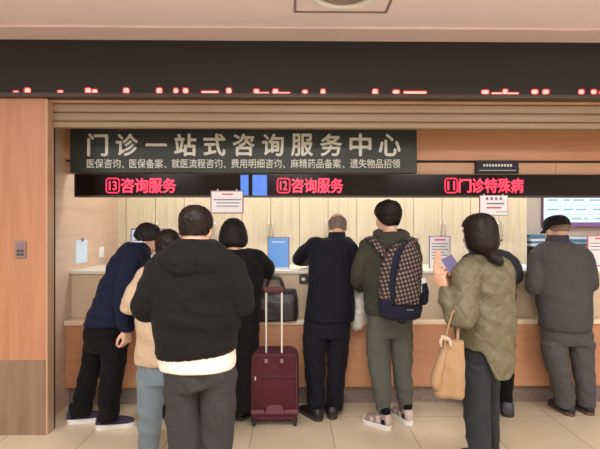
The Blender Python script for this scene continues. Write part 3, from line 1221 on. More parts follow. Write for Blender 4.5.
def hand(bm, wrist, d, n, side=1, curls=(35, 40, 45, 50), thumb=30, sc=1.0, spread=4):
    """palm, four unequal fingers and a thumb. d: along the hand, n: palm normal (the way the palm faces)"""
    d = Vector(d).normalized()
    n = Vector(n)
    n = (n - d * n.dot(d)).normalized()
    t = n.cross(d) * side        # towards the thumb
    w = Vector(wrist)
    P = lambda a, b, c: w + (d * a + t * b + n * c) * sc
    loft(bm, [(P(-.02, 0, 0), t, n, .026 * sc, .021 * sc), (P(.01, 0, 0), t, n, .030 * sc, .019 * sc), (P(.045, .001, 0), t, n, .041 * sc, .017 * sc),
              (P(.082, 0, 0), t, n, .043 * sc, .014 * sc), (P(.095, 0, 0), t, n, .038 * sc, .010 * sc)], 18, 2.6)
    L = ((.046, .026, .022), (.050, .030, .024), (.046, .028, .023), (.036, .021, .020))
    for k in range(4):
        b0 = .031 - .0205 * k
        a0 = .088 - (.004 if k in (0, 2) else 0.012 if k == 3 else 0)
        ang = 0.0
        p = P(a0 - .012, b0, 0)
        pts, rad = [p], [.0105 * sc]
        lat = math.radians(spread) * (1.5 - k)
        for j, l in enumerate(L[k]):
            ang += math.radians(curls[k]) * (0.8, 1.1, 0.8)[j]
            dirv = (d * math.cos(ang) + n * math.sin(ang) + t * math.sin(lat) * 0.8).normalized()
            l2 = l + (.012 if j == 0 else 0)
            p = p + dirv * l2 * sc
            pts.append(p)
            rad.append((.0098, .0090, .0078)[j] * sc)
        tube(bm, pts, rad, 10, 3)
    a = math.radians(thumb)
    p0 = P(.012, .022, .004)
    p1 = p0 + (d * .030 + t * .030 * math.cos(a) + n * .030 * math.sin(a)) * sc
    p2 = p1 + (d * .030 + t * .012 * math.cos(a) + n * .022 * math.sin(a)) * sc
    p3 = p2 + (d * .026 + n * .012 * math.sin(a)) * sc
    tube(bm, [p0, p1, p2, p3], [.015 * sc, .0125 * sc, .0108 * sc, .0088 * sc], 10, 3)


def ring(r, shrink=1.0, dsh=1.0, pad=0.0):
    """(xl, xr, y, Y, half depth[, tilt]) edges in image pixels, set at a depth -> horizontal ring"""
    xl, xr, y, Y, hd = r[:5]
    c = W((xl + xr) / 2, y, Y)
    return (c, (xr - xl) / 2 * Y / F * shrink + pad, hd * dsh + pad)


def shoe(parent, heel, toe, length, mat, solemat, w=.047, h=.085, sole=.022, sock='blacktrousers', accent=None):
    """one shoe: upper with its sole as a sub-part"""
    heel, toe = Vector(heel), Vector(toe)
    d = (toe - heel)
    d.z = 0
    d = d.normalized()
    t = Vector((-d.y, d.x, 0))
    prof = [(0, .55, .62), (.04, .74, .86), (.12, .84, 1.0), (.25, .84, .98), (.40, .86, .80), (.55, .97, .66), (.70, 1.0, .56), (.84, .90, .46), (.94, .66, .38), (1.0, .34, .24)]
    bm = bmesh.new()
    rings = []
    for a, ww, hh in prof:
        c = heel + d * (length * a) + EZ * (sole + h * hh / 2 - .004)
        rings.append((c, t, EZ, w * ww, h * hh / 2 + .004))
    loft(bm, rings, 20, 2.5)
    tube(bm, [heel + d * (length * .20) + EZ * (sole + h * .6), heel + d * (length * .20) + EZ * (sole + h * .95)], [.043, .042], 16, 1)
    up = solid('shoe', bm, M[mat], parent, .007, 3)
    bm = bmesh.new()
    out = []
    n = 28
    for z, k in ((0, .97), (.004, 1.0), (sole, 1.04), (sole + .004, 1.0)):
        lp = []
        for i in range(n):
            a = 2 * PI * i / n
            x = (1 - math.cos(a)) / 2
            ww = 0
            for (a0, w0, _), (a1, w1, _) in zip(prof, prof[1:]):
                if a0 <= x <= a1:
                    ww = w0 + (w1 - w0) * (x - a0) / (a1 - a0)
            edge = math.sqrt(max(0, 1 - (2 * x - 1) ** 8))
            lp.append(bm.verts.new(heel + d * (length * (x * 1.03 - .015)) + t * (w * (ww * .5 + .5) * edge * math.copysign(1, math.sin(a)) * k * min(1, abs(math.sin(a)) * 4)) + EZ * z))
        out.append(lp)
    for a, b in zip(out, out[1:]):
        for i in range(n):
            bm.faces.new((a[i], a[(i + 1) % n], b[(i + 1) % n], b[i]))
    bm.faces.new(out[0][::-1])
    bm.faces.new(out[-1])
    build('sole', bm, M[solemat], up, 'auto')
    bm = bmesh.new()
    c = heel + d * (length * .20)
    tube(bm, [c + EZ * .05, c + EZ * (sole + h * .9), c + EZ * (sole + h * .9 + .03)], [.0405, .0405, .0405], 16, 2)
    build('sock', bm, M[sock], up, True)
    if accent:
        up.data.materials.append(M[accent])
        for p in up.data.polygons:
            r_ = (p.center - heel)
            a, z = r_.dot(d) / length, r_.z - sole
            if a < .10 or a > .82 or (.30 < a < .42 and z < h * .7) or (.52 < a < .62 and z < h * .45):
                p.material_index = 1
    # laces / opening rim
    bm = bmesh.new()
    for k in range(3):
        a = .36 + .09 * k
        hh = .84 - .12 * k
        c = heel + d * (length * a) + EZ * (sole + h * hh)
        tube(bm, [c - t * w * .5 - EZ * .006, c + EZ * .003, c + t * w * .5 - EZ * .006], .0035, 8, 3)
    build('laces', bm, M[solemat], up, True)
    return up


def hair_short(parent, HM, mat, back=-.045, front=.045, puff=1.0, name='hair', seed=1.0):
    inv = HM.inverted()
    bm = bmesh.new()

    def f(b):
        rs = []
        for z, cy, rx, ry in SKULL:
            if z < -.08:
                continue
            q = max(0, z) / .116
            k = (.013 + .006 * q) * puff
            rs.append(((0, cy - .004, z + .020 * puff * q * q), rx * (1 + .03 * q * q) + k * (1 - .3 * q), ry * (1 + .02 * q * q) + k * (1 - .3 * q)))
        rs[-1] = (rs[-1][0], rs[-1][1] * .7, rs[-1][2] * .7)
        rs.append(((0, -.012, .116 + .025 * puff), .012, .014))
        hloft(b, rs, 32, 2.1)
    add_xf(bm, HM, f)

    def cut(co):
        l = inv @ co
        # hairline: nape, above the ears, forehead
        k = min(1, max(0, (l.y + .06) / .05))
        lim = back + .024 * k * k * (3 - 2 * k) + max(0, (l.y + .02)) * 1.0
        if l.y > .055:
            lim = front + (.085 - l.y) * -0.3
        return lim - l.z
    return solid(name, bm, mat, parent, .006, 2, (.004, 60, 60, 18), cut, .006, seed)


def person(label, base, H, torso, hips, legs, arms, shoes, cloth, extra=None, skin='skin', voxel=.0085, neck_r=.052, hand_kw=None):
    """H: head dict; torso/hips/legs: rings from image pixels; arms: list of 3+ (px,py,Y,r)"""
    HM = head_matrix(W(*H['c']), H.get('yaw', 0), H.get('pitch', 0), H.get('roll', 0), H.get('s', 1.0))
    hc = HM.translation
    # ---- body
    bm = bmesh.new()
    add_xf(bm, HM, head_shape)
    tr = [ring(r) for r in torso]
    body_t = [(c, rx * .80, ry * .80) for c, rx, ry in tr]
    hipz = W(300, hips[0][2], hips[0][3]).z
    body_t = [b for b in body_t if b[0].z > hipz + .02]
    hloft(bm, body_t[::-1], 28)
    top = tr[0][0]
    nb = top + Vector((0, 0, -.05))
    nt = HM @ Vector((0, -.022, -.045))
    tube(bm, [nb, (nb + nt) / 2 + Vector((0, 0, .004)), nt], [neck_r * 1.25, neck_r, neck_r], 20, 5)
    hr = [ring(r) for r in hips]
    hloft(bm, [(body_t[-1][0], body_t[-1][1] * .9, body_t[-1][2] * .9)] + [(c, rx * k, ry * k) for (c, rx, ry), k in zip(hr, (.76, .74, .62))], 28)
    for lg, s_ in zip(legs, shoes):
        lr = [ring(r) for r in lg]
        ank = Vector(s_[0]) + (Vector(s_[1]) - Vector(s_[0])).normalized() * (s_[2] * .20)
        hloft(bm, [(c, rx * .66, ry * .62) for c, rx, ry in lr[1:]] + [(Vector((ank.x, ank.y, .10)), .032, .032), (Vector((ank.x, ank.y, .06)), .032, .032)], 20)
    for hl, to, ln in [(s_[0], s_[1], s_[2]) for s_ in shoes]:
        d = (Vector(to) - Vector(hl)).normalized()
        tube(bm, [Vector(hl) + d * ln * .20 + EZ * .10, Vector(hl) + d * ln * .20 + EZ * .06, Vector(hl) + d * ln * .5 + EZ * .040, Vector(hl) + d * ln * .80 + EZ * .036], [.034, .034, .022, .018], 12, 3)
    apts = []
    for i, a in enumerate(arms):
        P = [W(*q[:3]) for q in a]
        apts.append(P)
        R = [q[3] * .62 for q in a]
        R[-1] = min(R[-1], .029)
        tube(bm, [tr[1][0] * .3 + P[0] * .7] + P, [R[0]] + R, 16, 5)
        kw = dict(side=1 if i == 1 else -1)
        kw.update((hand_kw or [{}, {}])[i])
        d = kw.pop('d', None) or (P[-1] - P[-2])
        n = kw.pop('n', None) or Vector((0, 0, -1))
        hand(bm, P[-1], d, n, **kw)
    body = solid('person', bm, M[skin], None, H.get('voxel', .0065), 2)
    tag(body, label, 'person', 'people at the service windows')
    # lips as a second material on the body itself
    body.data.materials.append(M['lips'])
    inv = HM.inverted()
    for p in body.data.polygons:
        l = inv @ p.center
        if l.y > .076 and abs(l.x) < .024 and -.082 < l.z < -.060:
            p.material_index = 1
    for sx in (-1, 1):
        bm = bmesh.new()

        def ev(b):
            ellipsoid(b, (sx * .031, .0835, .004), .0135, .010, .0085)
        add_xf(bm, HM, ev)
        e = build('eye', bm, M['eye'], body, True)
        bm = bmesh.new()

        def iv(b):
            ellipsoid(b, (sx * .031, .0905, .004), .0058, .0045, .0058)
        add_xf(bm, HM, iv)
        build('iris', bm, M['iris'], e, True)
        bm = bmesh.new()

        def bv(b):
            tube(b, [(sx * .014, .0965, .027), (sx * .030, .0935, .032), (sx * .048, .081, .027)], [.004, .005, .003], 8, 4)
        add_xf(bm, HM, bv)
        build('eyebrow', bm, M[H.get('brow', 'hair')], body, True)
    # ---- upper garment
    bm = bmesh.new()
    g = list(tr)
    hloft(bm, g, 36, cloth.get('exp', 2.3))
    for P, a in zip(apts, arms):
        rr_ = [q[3] for q in a]
        last = P[-1] + (P[-2] - P[-1]).normalized() * .015
        PP = [tr[1][0] * .35 + P[0] * .65 - EZ * .02] + P[:-1] + [last]
        tube(bm, PP, [rr_[0] * 1.02] + rr_, 20, 6)
        ellipsoid(bm, P[0], rr_[0] * 1.06, rr_[0] * 1.06, rr_[0] * 1.0)
    if extra and 'upper' in extra:
        extra['upper'](bm)
    up = solid(cloth['upper_name'], bm, M[cloth['upper']], body, voxel, cloth.get('soft', 5), cloth.get('folds', (.008, 5, 5, 11)), cloth.get('cut'), .006 if cloth.get('cut') else 0, cloth.get('seed', 1.0))
    # ---- trousers
    bm = bmesh.new()
    hloft(bm, hr, 32, 2.3)
    for lg in legs:
        hloft(bm, [ring(r) for r in lg], 24, 2.1)
    lo = solid('trousers', bm, M[cloth['lower']], body, voxel, 4, cloth.get('lfolds', (.008, 7, 7, 8)), None, 0, cloth.get('seed', 1.0) + 3)
    for s_ in shoes:
        shoe(body, s_[0], s_[1], s_[2], cloth['shoe'], cloth['sole'], **(s_[3] if len(s_) > 3 else {}))
    if extra and 'after' in extra:
        extra['after'](body, HM, tr, up)
    rebase(body, base)
    return body


def toe_from(heel, deg, ln=0.27):
    """deg: 0 points at the counter, positive to the left"""
    a = math.radians(deg)
    return Vector(heel) + Vector((-math.sin(a), math.cos(a), 0)) * ln


def collar(body, top, r, z0, z1, mat, name='collar', rx=1.0, ry=1.0, flare=.012, tiltc=Vector((0, 0, 0))):
    bm = bmesh.new()
    c = Vector(top)
    n = 28
    loops = []
    for z, k in ((z0, 1.0 + flare / r), (z1, 1.0), (z1 + .004, .93), (z0, .88)):
        cc = c + tiltc * (z - z0) / max(.001, z1 - z0)
        loops.append([bm.verts.new((cc.x + math.cos(2 * PI * i / n) * r * rx * k, cc.y + math.sin(2 * PI * i / n) * r * ry * k, cc.z + z)) for i in range(n)])
    for a, b in zip(loops, loops[1:]):
        for i in range(n):
            bm.faces.new((a[i], a[(i + 1) % n], b[(i + 1) % n], b[i]))
    return build(name, bm, M[mat], body, True)


# ---- 1 leftmost, navy jacket, leaning over the counter to the right
def p1_after(body, HM, tr, up):
    hair_short(body, HM, M['hair'], -.025, .05, 1.3, seed=2.2)
    collar(body, W(134, 245, 3.57), .060, -.03, .030, 'bluepaper', 'shirt_collar', 1.0, 1.1, .008, Vector((.03, .02, 0)))


h1a, h1b = G(67, 423), G(96, 428.5)
person('person in navy jacket and black trousers leaning right over the counter, white-soled sneakers', (-1.5, 3.48, 0),
       dict(c=(146, 242, 3.64), yaw=-76, pitch=40, roll=4, s=1.03),
       [(127, 145, 243, 3.56, .08), (120, 148, 250, 3.53, .16), (112, 149, 262, 3.51, .19), (103, 141, 283, 3.50, .185), (95, 135, 304, 3.49, .175), (86.5, 131, 323, 3.48, .17)],
       [(88, 129, 318, 3.48, .15), (87, 128, 332, 3.48, .155), (86, 127, 348, 3.48, .15)],
       [[(86, 109, 340, 3.54, .085), (83, 103, 362, 3.57, .075), (76, 95, 388, 3.58, .064), (71.5, 90, 415, 3.545, .060)],
        [(98, 127, 340, 3.42, .09), (102, 125, 362, 3.42, .08), (100, 121, 388, 3.41, .068), (98.5, 117, 420, 3.43, .064)]],
       [[(132, 262, 3.68, .062), (146, 280, 3.80, .056), (160, 262, 4.0, .045)],
        [(131, 264, 3.36, .068), (124, 298, 3.30, .066), (127, 330, 3.33, .052)]],
       [(h1a, toe_from(h1a, -78), .26, dict(sole=.032, h=.078)), (h1b, toe_from(h1b, -80), .28, dict(sole=.032, h=.078))],
       dict(upper='navy', upper_name='jacket', lower='blacktrousers', shoe='shoenavy', sole='solewhite', seed=1.3, folds=(.010, 5, 5, 9)),
       dict(after=p1_after), skin='skinpale',
       hand_kw=[dict(curls=(15, 18, 20, 22)), dict(d=Vector((.02, 0, -1)), n=Vector((-.8, .6, 0)), curls=(48, 52, 55, 58))])


# ---- 2 short person in cream jacket and pale jeans
def p2_after(body, HM, tr, up):
    hair_short(body, HM, M['hairbrown'], -.075, .04, 1.3, seed=4.2)


h2a, h2b = G(150, 447), G(172, 421)
person('person in cream jacket and pale blue jeans half hidden behind the black hoodie', (-1.0, 3.1, 0),
       dict(c=(168, 249.5, 3.22), yaw=5, pitch=25, s=0.95),
       [(158, 178, 262, 3.13, .07), (148, 188, 268, 3.12, .12), (140, 190, 280, 3.10, .15), (138, 190, 305, 3.08, .15), (138, 190, 335, 3.06, .15), (137, 190, 360, 3.05, .15)],
       [(139, 188, 352, 3.05, .125), (139, 188, 366, 3.05, .13), (139, 188, 380, 3.05, .13)],
       [[(138, 164, 372, 3.03, .09), (139, 163, 395, 3.02, .08), (139, 161, 420, 3.03, .07), (139, 158.5, 440, 3.06, .066), (140, 158, 447.5, 3.06, .06)],
        [(162, 188, 372, 3.08, .09), (168, 186, 386, 3.22, .08), (171, 186, 400, 3.40, .065), (171, 183, 413, 3.58, .055)]],
       [[(146, 277, 3.12, .064), (130, 306, 3.08, .060), (146, 300, 3.32, .045)],
        [(184, 277, 3.12, .064), (194, 305, 3.12, .058), (184, 285, 3.38, .045)]],
       [(h2a, toe_from(h2a, 10, .24), .24), (h2b, toe_from(h2b, 35, .24), .24)],
       dict(upper='creamjacket', upper_name='jacket', lower='bluejeans', shoe='blacktrousers', sole='soledark', seed=5.1, folds=(.009, 5, 5, 8)),
       dict(after=p2_after), skin='skinpale',
       hand_kw=[dict(curls=(35, 38, 40, 42)), dict(curls=(35, 38, 40, 42))])


# ---- 3 man in black hoodie, foreground
def p3_after(body, HM, tr, up):
    hair_short(body, HM, M['hairbrown'], -.040, .05, 0.65, seed=6.2)
    # hood lying on the back
    bm = bmesh.new()
    c = W(195, 250, 2.14)
    pts = [c + Vector((.082 * math.sin(a), .095 * math.cos(a) + .045, -.008 - .018 * math.cos(a) - .01)) for a in [math.radians(d) for d in range(-150, 151, 25)]]
    pts = [Vector((p.x, 2.19 - (p.y - 2.19) * 1.0, p.z)) for p in pts]
    tube(bm, pts, [.022] + [.034] * (len(pts) - 2) + [.022], 14, 4)
    hloft(bm, [(c + Vector((0, -.028, -.145)), .035, .018), (c + Vector((0, -.042, -.125)), .085, .034), (c + Vector((0, -.045, -.085)), .135, .046), (c + Vector((0, -.035, -.045)), .125, .055), (c + Vector((0, 0, -.005)), .095, .06), (c + Vector((0, .02, .02)), .07, .05)], 28)
    solid('hood', bm, M['hoodie'], body, .008, 5, (.008, 9, 9, 16), None, 0, 3.0)
    # white shirt hem
    bm = bmesh.new()
    hloft(bm, [(W(198, 366, 2.2), .180, .142), (W(198, 360, 2.2), .185, .148), (W(197, 342, 2.2), .186, .142), (W(197, 325, 2.2), .172, .130)], 36, 2.3)
    solid('shirt', bm, M['whitecloth'], body, .008, 4, (.0015, 7, 7, 9), None, 0, 8.0)
    # shear the tail: longer on the left side
    me = body.children[-1].data
    cx = W(197, 350, 2.2).x
    for v in me.vertices:
        if v.co.z < W(197, 350, 2.2).z:
            v.co.z -= (v.co.x - cx) * -0.17 - 0.012
    bm = bmesh.new()
    for px in (176.5, 213):
        c2 = W(px, 233, 2.16)
    bm.free()
    bm = bmesh.new()
    hloft(bm, [(W(197, 352.5, 2.19), .182, .138), (W(197, 350, 2.19), .190, .146), (W(197, 344, 2.19), .190, .146), (W(197, 341, 2.19), .180, .138)], 36, 2.3)
    wb = solid('waistband', bm, M['hoodie'], body, .007, 2, (.003, 60, 60, 3), None, 0, 2.0)
    # the hem hangs lower on the left
    zh = W(197, 315, 2.2).z
    for m_ in (up.data, wb.data):
        for v in m_.vertices:
            if v.co.z < zh and abs(v.co.x - cx) < .21:
                v.co.z += (v.co.x - cx) * .09 * min(1, (zh - v.co.z) / .12)


h3a, h3b = Vector((-.60, 2.10, 0)), Vector((-.36, 2.12, 0))
person('man seen from behind in black hoodie over white shirt and charcoal trousers', (-.48, 2.2, 0),
       dict(c=(195.8, 231.0, 2.24), yaw=-4, pitch=12, s=0.95),
       [(178, 213, 240, 2.22, .070), (170, 221, 245, 2.21, .09), (161, 230, 254, 2.20, .115), (155, 236, 266, 2.20, .13), (151, 240, 284, 2.20, .142), (153, 239, 312, 2.20, .145), (157, 237, 335, 2.20, .145), (159, 235.5, 350, 2.20, .14)],
       [(166, 231, 345, 2.2, .12), (166, 233, 368, 2.2, .13), (167, 235, 386, 2.2, .12)],
       [[(165.5, 200.5, 385, 2.2, .10), (167, 200, 412, 2.2, .095), (170, 203, 449, 2.19, .082), (174, 203, 500, 2.2, .07), (176, 203, 537, 2.2, .068)],
        [(201.5, 235.5, 385, 2.2, .10), (202.5, 235, 412, 2.2, .095), (203, 232.5, 449, 2.19, .082), (206, 231, 500, 2.2, .07), (207, 231, 537, 2.2, .068)]],
       [[(160, 271, 2.20, .066), (146, 308, 2.17, .060), (166, 300, 2.42, .05)],
        [(230, 270, 2.20, .066), (242, 302, 2.17, .060), (226, 296, 2.42, .05)]],
       [(h3a, toe_from(h3a, 8), .28), (h3b, toe_from(h3b, -8), .28)],
       dict(upper='hoodie', upper_name='hoodie', lower='greytrousers', shoe='shoeblack', sole='soledark', seed=2.5, folds=(.011, 4, 4, 9), lfolds=(.009, 8, 8, 4)),
       dict(after=p3_after), neck_r=.062,
       hand_kw=[dict(curls=(30, 34, 38, 40)), dict(curls=(30, 34, 38, 40))])


# ---- 4 woman in black coat with a bob
def bob(body, HM, mat, tail=False):
    bm = bmesh.new()
    inv = HM.inverted()

    def f(b):
        hloft(b, [((0, -.020, -.118), .070, .080), ((0, -.018, -.108), .104, .100), ((0, -.016, -.08), .119, .112), ((0, -.012, -.04), .120, .116), ((0, -.008, .01), .112, .116), ((0, -.006, .05), .098, .112),
                  ((0, -.008, .088), .078, .094), ((0, -.008, .112), .052, .064), ((0, -.008, .124), .024, .03)], 32, 2.1)
    add_xf(bm, HM, f)

    def cut(co):
        l = inv @ co
        if l.y > .030 + max(0, -l.z) * .1 and l.z < .045 + max(0, .09 - l.y) * .4:
            return 1
        return -1
    return solid('hair', bm, mat, body, .007, 3, (.005, 45, 45, 8), cut, .010, 9.0)


def p4_after(body, HM, tr, up):
    bob(body, HM, M['hair'])
    

h4a, h4b = G(238, 421), G(224, 420)
person('woman with a black bob in a long black coat beside the red suitcase', (W(238, 400, 3.6).x, 3.62, 0),
       dict(c=(233.5, 233.3, 3.70), yaw=0, pitch=8, s=0.97),
       [(225, 243, 249.5, 3.66, .065), (218, 252, 253, 3.65, .10), (212, 262, 264, 3.64, .14), (213, 262, 280, 3.63, .15), (215, 259, 305, 3.62, .145), (216, 258, 340, 3.60, .15), (217, 258, 375, 3.60, .155), (217, 258, 405, 3.60, .155)],
       [(222, 256, 330, 3.62, .11), (221, 257, 345, 3.62, .115), (221, 257, 360, 3.62, .11)],
       [[(221, 239, 350, 3.62, .08), (222, 237, 380, 3.62, .06), (219, 232, 412, 3.62, .05)],
        [(239, 257, 350, 3.62, .08), (239, 254, 380, 3.62, .06), (233, 244, 412, 3.62, .046)]],
       [[(218, 258, 3.66, .072), (208, 276, 3.76, .068), (216, 270, 4.03, .055)],
        [(256, 258, 3.66, .075), (264, 268, 3.76, .086), (258, 268, 4.03, .064)]],
       [(h4b, toe_from(h4b, 12, .25), .25, dict(h=.075)), (h4a, toe_from(h4a, -28, .25), .25, dict(h=.075, sock='whitecloth'))],
       dict(upper='coatblack', upper_name='coat', lower='blacktrousers', shoe='shoeblack', sole='soledark', seed=3.7, folds=(.012, 6, 6, 4)),
       dict(after=p4_after), skin='skinpale',
       hand_kw=[dict(curls=(12, 14, 16, 18)), dict(curls=(12, 14, 16, 18))])


# ---- 5 older man in dark suit
def p5_after(body, HM, tr, up):
    # thin grey hair around the sides, bald crown
    bm = bmesh.new()
    inv = HM.inverted()

    def f(b):
        hloft(b, [((0, cy - .003, z), rx + .006, ry + .006) for z, cy, rx, ry in SKULL if z > -.08], 32, 2.1)
    add_xf(bm, HM, f)

    def cut(co):
        l = inv @ co
        if l.z > .055 + .02 * noise.noise(l * 40):
            return 1
        if l.y > .035 or l.z < -.05 + max(0, l.y + .03) * .9:
            return 1
        return -1
    solid('hair', bm, M['hairgrey'], body, .006, 2, (.003, 60, 60, 20), cut, .005, 2.0)
    collar(body, tr[0][0] + Vector((0, .0, .01)), .068, -.02, .034, 'suit', 'collar')
    collar(body, tr[0][0] + Vector((0, .01, .02)), .060, -.02, .040, 'whitecloth', 'shirt_collar')


h5a, h5b = G(321, 421.5), G(333, 420)
person('balding older man in dark navy suit leaning on the counter beside the tablet', (W(328, 400, 3.6).x, 3.66, 0),
       dict(c=(337.5, 227.5, 3.82), yaw=-4, pitch=32, s=0.96, brow='hairgrey'),
       [(325, 349, 237.5, 3.79, .075), (316, 352, 240, 3.77, .10), (309, 355, 248, 3.74, .12), (309, 354, 268, 3.69, .135), (308, 354, 290, 3.66, .135), (306, 354.5, 308, 3.64, .13), (304.5, 354, 320, 3.63, .128)],
       [(306, 351, 312, 3.64, .11), (304, 350, 325, 3.64, .115), (304, 349, 336, 3.64, .10)],
       [[(303, 326.5, 335, 3.64, .085), (304, 325, 360, 3.64, .075), (307, 324.5, 385, 3.64, .068), (308, 324.5, 409, 3.64, .064)],
        [(327, 349.5, 335, 3.66, .085), (327.5, 347, 360, 3.67, .075), (327.5, 344, 385, 3.68, .068), (327.5, 342, 409, 3.69, .062)]],
       [[(314, 245, 3.75, .062), (299, 258, 3.88, .056), (306, 261, 4.10, .042)],
        [(350, 249, 3.74, .062), (354, 274, 3.80, .056), (346, 266, 4.06, .042)]],
       [(h5a, toe_from(h5a, 35), .27, dict(h=.075)), (h5b, toe_from(h5b, 2), .27, dict(h=.075))],
       dict(upper='suit', upper_name='suit_jacket', lower='suittrousers', shoe='shoeblack', sole='soledark', seed=7.7, folds=(.006, 5, 5, 6)),
       dict(after=p5_after),
       hand_kw=[dict(curls=(12, 14, 16, 18)), dict(curls=(12, 14, 16, 18))])


# ---- 6 young man with backpack
def p6_after(body, HM, tr, up):
    hair_short(body, HM, M['hair'], -.062, .045, 1.6, seed=1.2)
    # hood round the neck
    bm = bmesh.new()
    c = W(392, 238, 3.47)
    pts = [c + Vector((.098 * math.sin(a), -.085 * math.cos(a) + .035, .012 - .02 * math.cos(a))) for a in [math.radians(d) for d in range(-150, 151, 25)]]
    tube(bm, pts, [.028] + [.044] * (len(pts) - 2) + [.028], 14, 4)
    hloft(bm, [(c + Vector((.005, -.075, -.105)), .06, .03), (c + Vector((.005, -.085, -.07)), .12, .05), (c + Vector((.003, -.07, -.025)), .128, .065), (c + Vector((0, -.03, .02)), .105, .06), (c + Vector((0, .0, .045)), .085, .05)], 28)
    solid('hood', bm, M['parka'], body, .008, 5, (.008, 9, 9, 16), None, 0, 3.3)


h6a, h6b = G(391, 430), G(411, 425.5)
person('young man in dark olive hooded jacket and grey-green trousers wearing a checked backpack', (W(390, 400, 3.5).x, 3.5, 0),
       dict(c=(387.5, 219, 3.53), yaw=33, pitch=4, s=0.97),
       [(377, 405, 236, 3.51, .08), (369, 412, 240, 3.50, .11), (362, 415, 250, 3.50, .13), (362, 415, 270, 3.50, .14), (364, 413, 292, 3.49, .14), (366, 412, 314, 3.49, .135)],
       [(368, 411, 306, 3.49, .115), (367, 412, 324, 3.49, .118), (367, 411.5, 335, 3.49, .10)],
       [[(366, 389, 334, 3.49, .09), (368, 390, 360, 3.48, .078), (372, 391, 385, 3.47, .066), (377, 391, 407, 3.47, .056), (379, 391, 414, 3.47, .048)],
        [(390, 412.5, 334, 3.50, .09), (392, 412, 360, 3.52, .078), (395, 412, 385, 3.54, .066), (399, 412, 404, 3.56, .056), (400, 411, 411, 3.56, .048)]],
       [[(368, 248, 3.50, .068), (359, 276, 3.50, .062), (361, 287, 3.74, .048)],
        [(411, 249, 3.50, .068), (414, 278, 3.52, .058), (406, 276, 3.78, .046)]],
       [(h6a, toe_from(h6a, 50), .25, dict(h=.09, sole=.03, w=.045, accent='shoepale')), (h6b, toe_from(h6b, 22), .26, dict(h=.09, sole=.03, w=.045, accent='shoepale'))],
       dict(upper='parka', upper_name='jacket', lower='parkatrousers', shoe='shoegrey', sole='solewhite', seed=9.1, folds=(.010, 5, 5, 9)),
       dict(after=p6_after), skin='skinpale',
       hand_kw=[dict(curls=(55, 60, 62, 65), n=Vector((.4, .2, -1))), dict(curls=(40, 40, 42, 45))])


# ---- 7 woman in olive quilted coat
def p7_cut(co):
    # curved shirt-tail hem: long at the back (right), slit at the left side
    zc = W(485, 376.5, 2.66).z
    ztop = W(485, 349, 2.66).z
    x0, x1 = W(462, 350, 2.70).x, W(512, 350, 2.70).x
    t = (co.x - x0) / (x1 - x0)
    u = min(1, max(0, (t - .20) / .34))
    u = u * u * (3 - 2 * u)
    lim = ztop + (zc - ztop) * u + .10 * max(0, (t - .78) / .22) ** 2
    if co.y > 2.76:
        lim = max(lim, W(0, 366, 2.72).z)
    arm = co.x < W(466, 300, 2.6).x
    return lim - co.z if not arm else -1


def p7_after(body, HM, tr, up):
    inv = HM.inverted()
    bm = bmesh.new()

    def f(b):
        hloft(b, [((0, -.03, -.155), .040, .038), ((0, -.025, -.125), .064, .062), ((0, -.018, -.08), .093, .096), ((0, -.010, -.02), .098, .108), ((0, -.006, .04), .095, .112),
                  ((0, -.008, .085), .080, .096), ((0, -.008, .112), .054, .066), ((0, -.008, .124), .024, .03)], 32, 2.1)
    add_xf(bm, HM, f)
    a = W(487, 250, 2.70)
    tube(bm, [a, W(493, 256, 2.62), W(499, 261, 2.59), W(501, 265, 2.59)], [.040, .036, .028, .014], 14, 5)

    def cut(co):
        l = inv @ co
        if l.y > .045 + max(0, -l.z) * .05 and l.z < .050 + max(0, .09 - l.y) * .5:
            return 1
        return -1
    solid('hair', bm, M['hairbrown'], body, .006, 3, (.0010, 60, 60, 5), cut, .010, 9.0)
    bm = bmesh.new()

    def mk(b):
        hloft(b, [((0, .030, -.113), .034, .046), ((0, .027, -.085), .059, .068), ((0, .016, -.055), .068, .086), ((0, .014, -.018), .069, .094)], 28, 2.1)
    add_xf(bm, HM, mk)
    solid('face_mask', bm, M['mask'], body, .006, 2, None, lambda co: .018 - (inv @ co).y, .003)
    collar(body, tr[0][0] + Vector((-.01, 0, 0)), .075, -.03, .03, 'darkjacket', 'inner_collar')


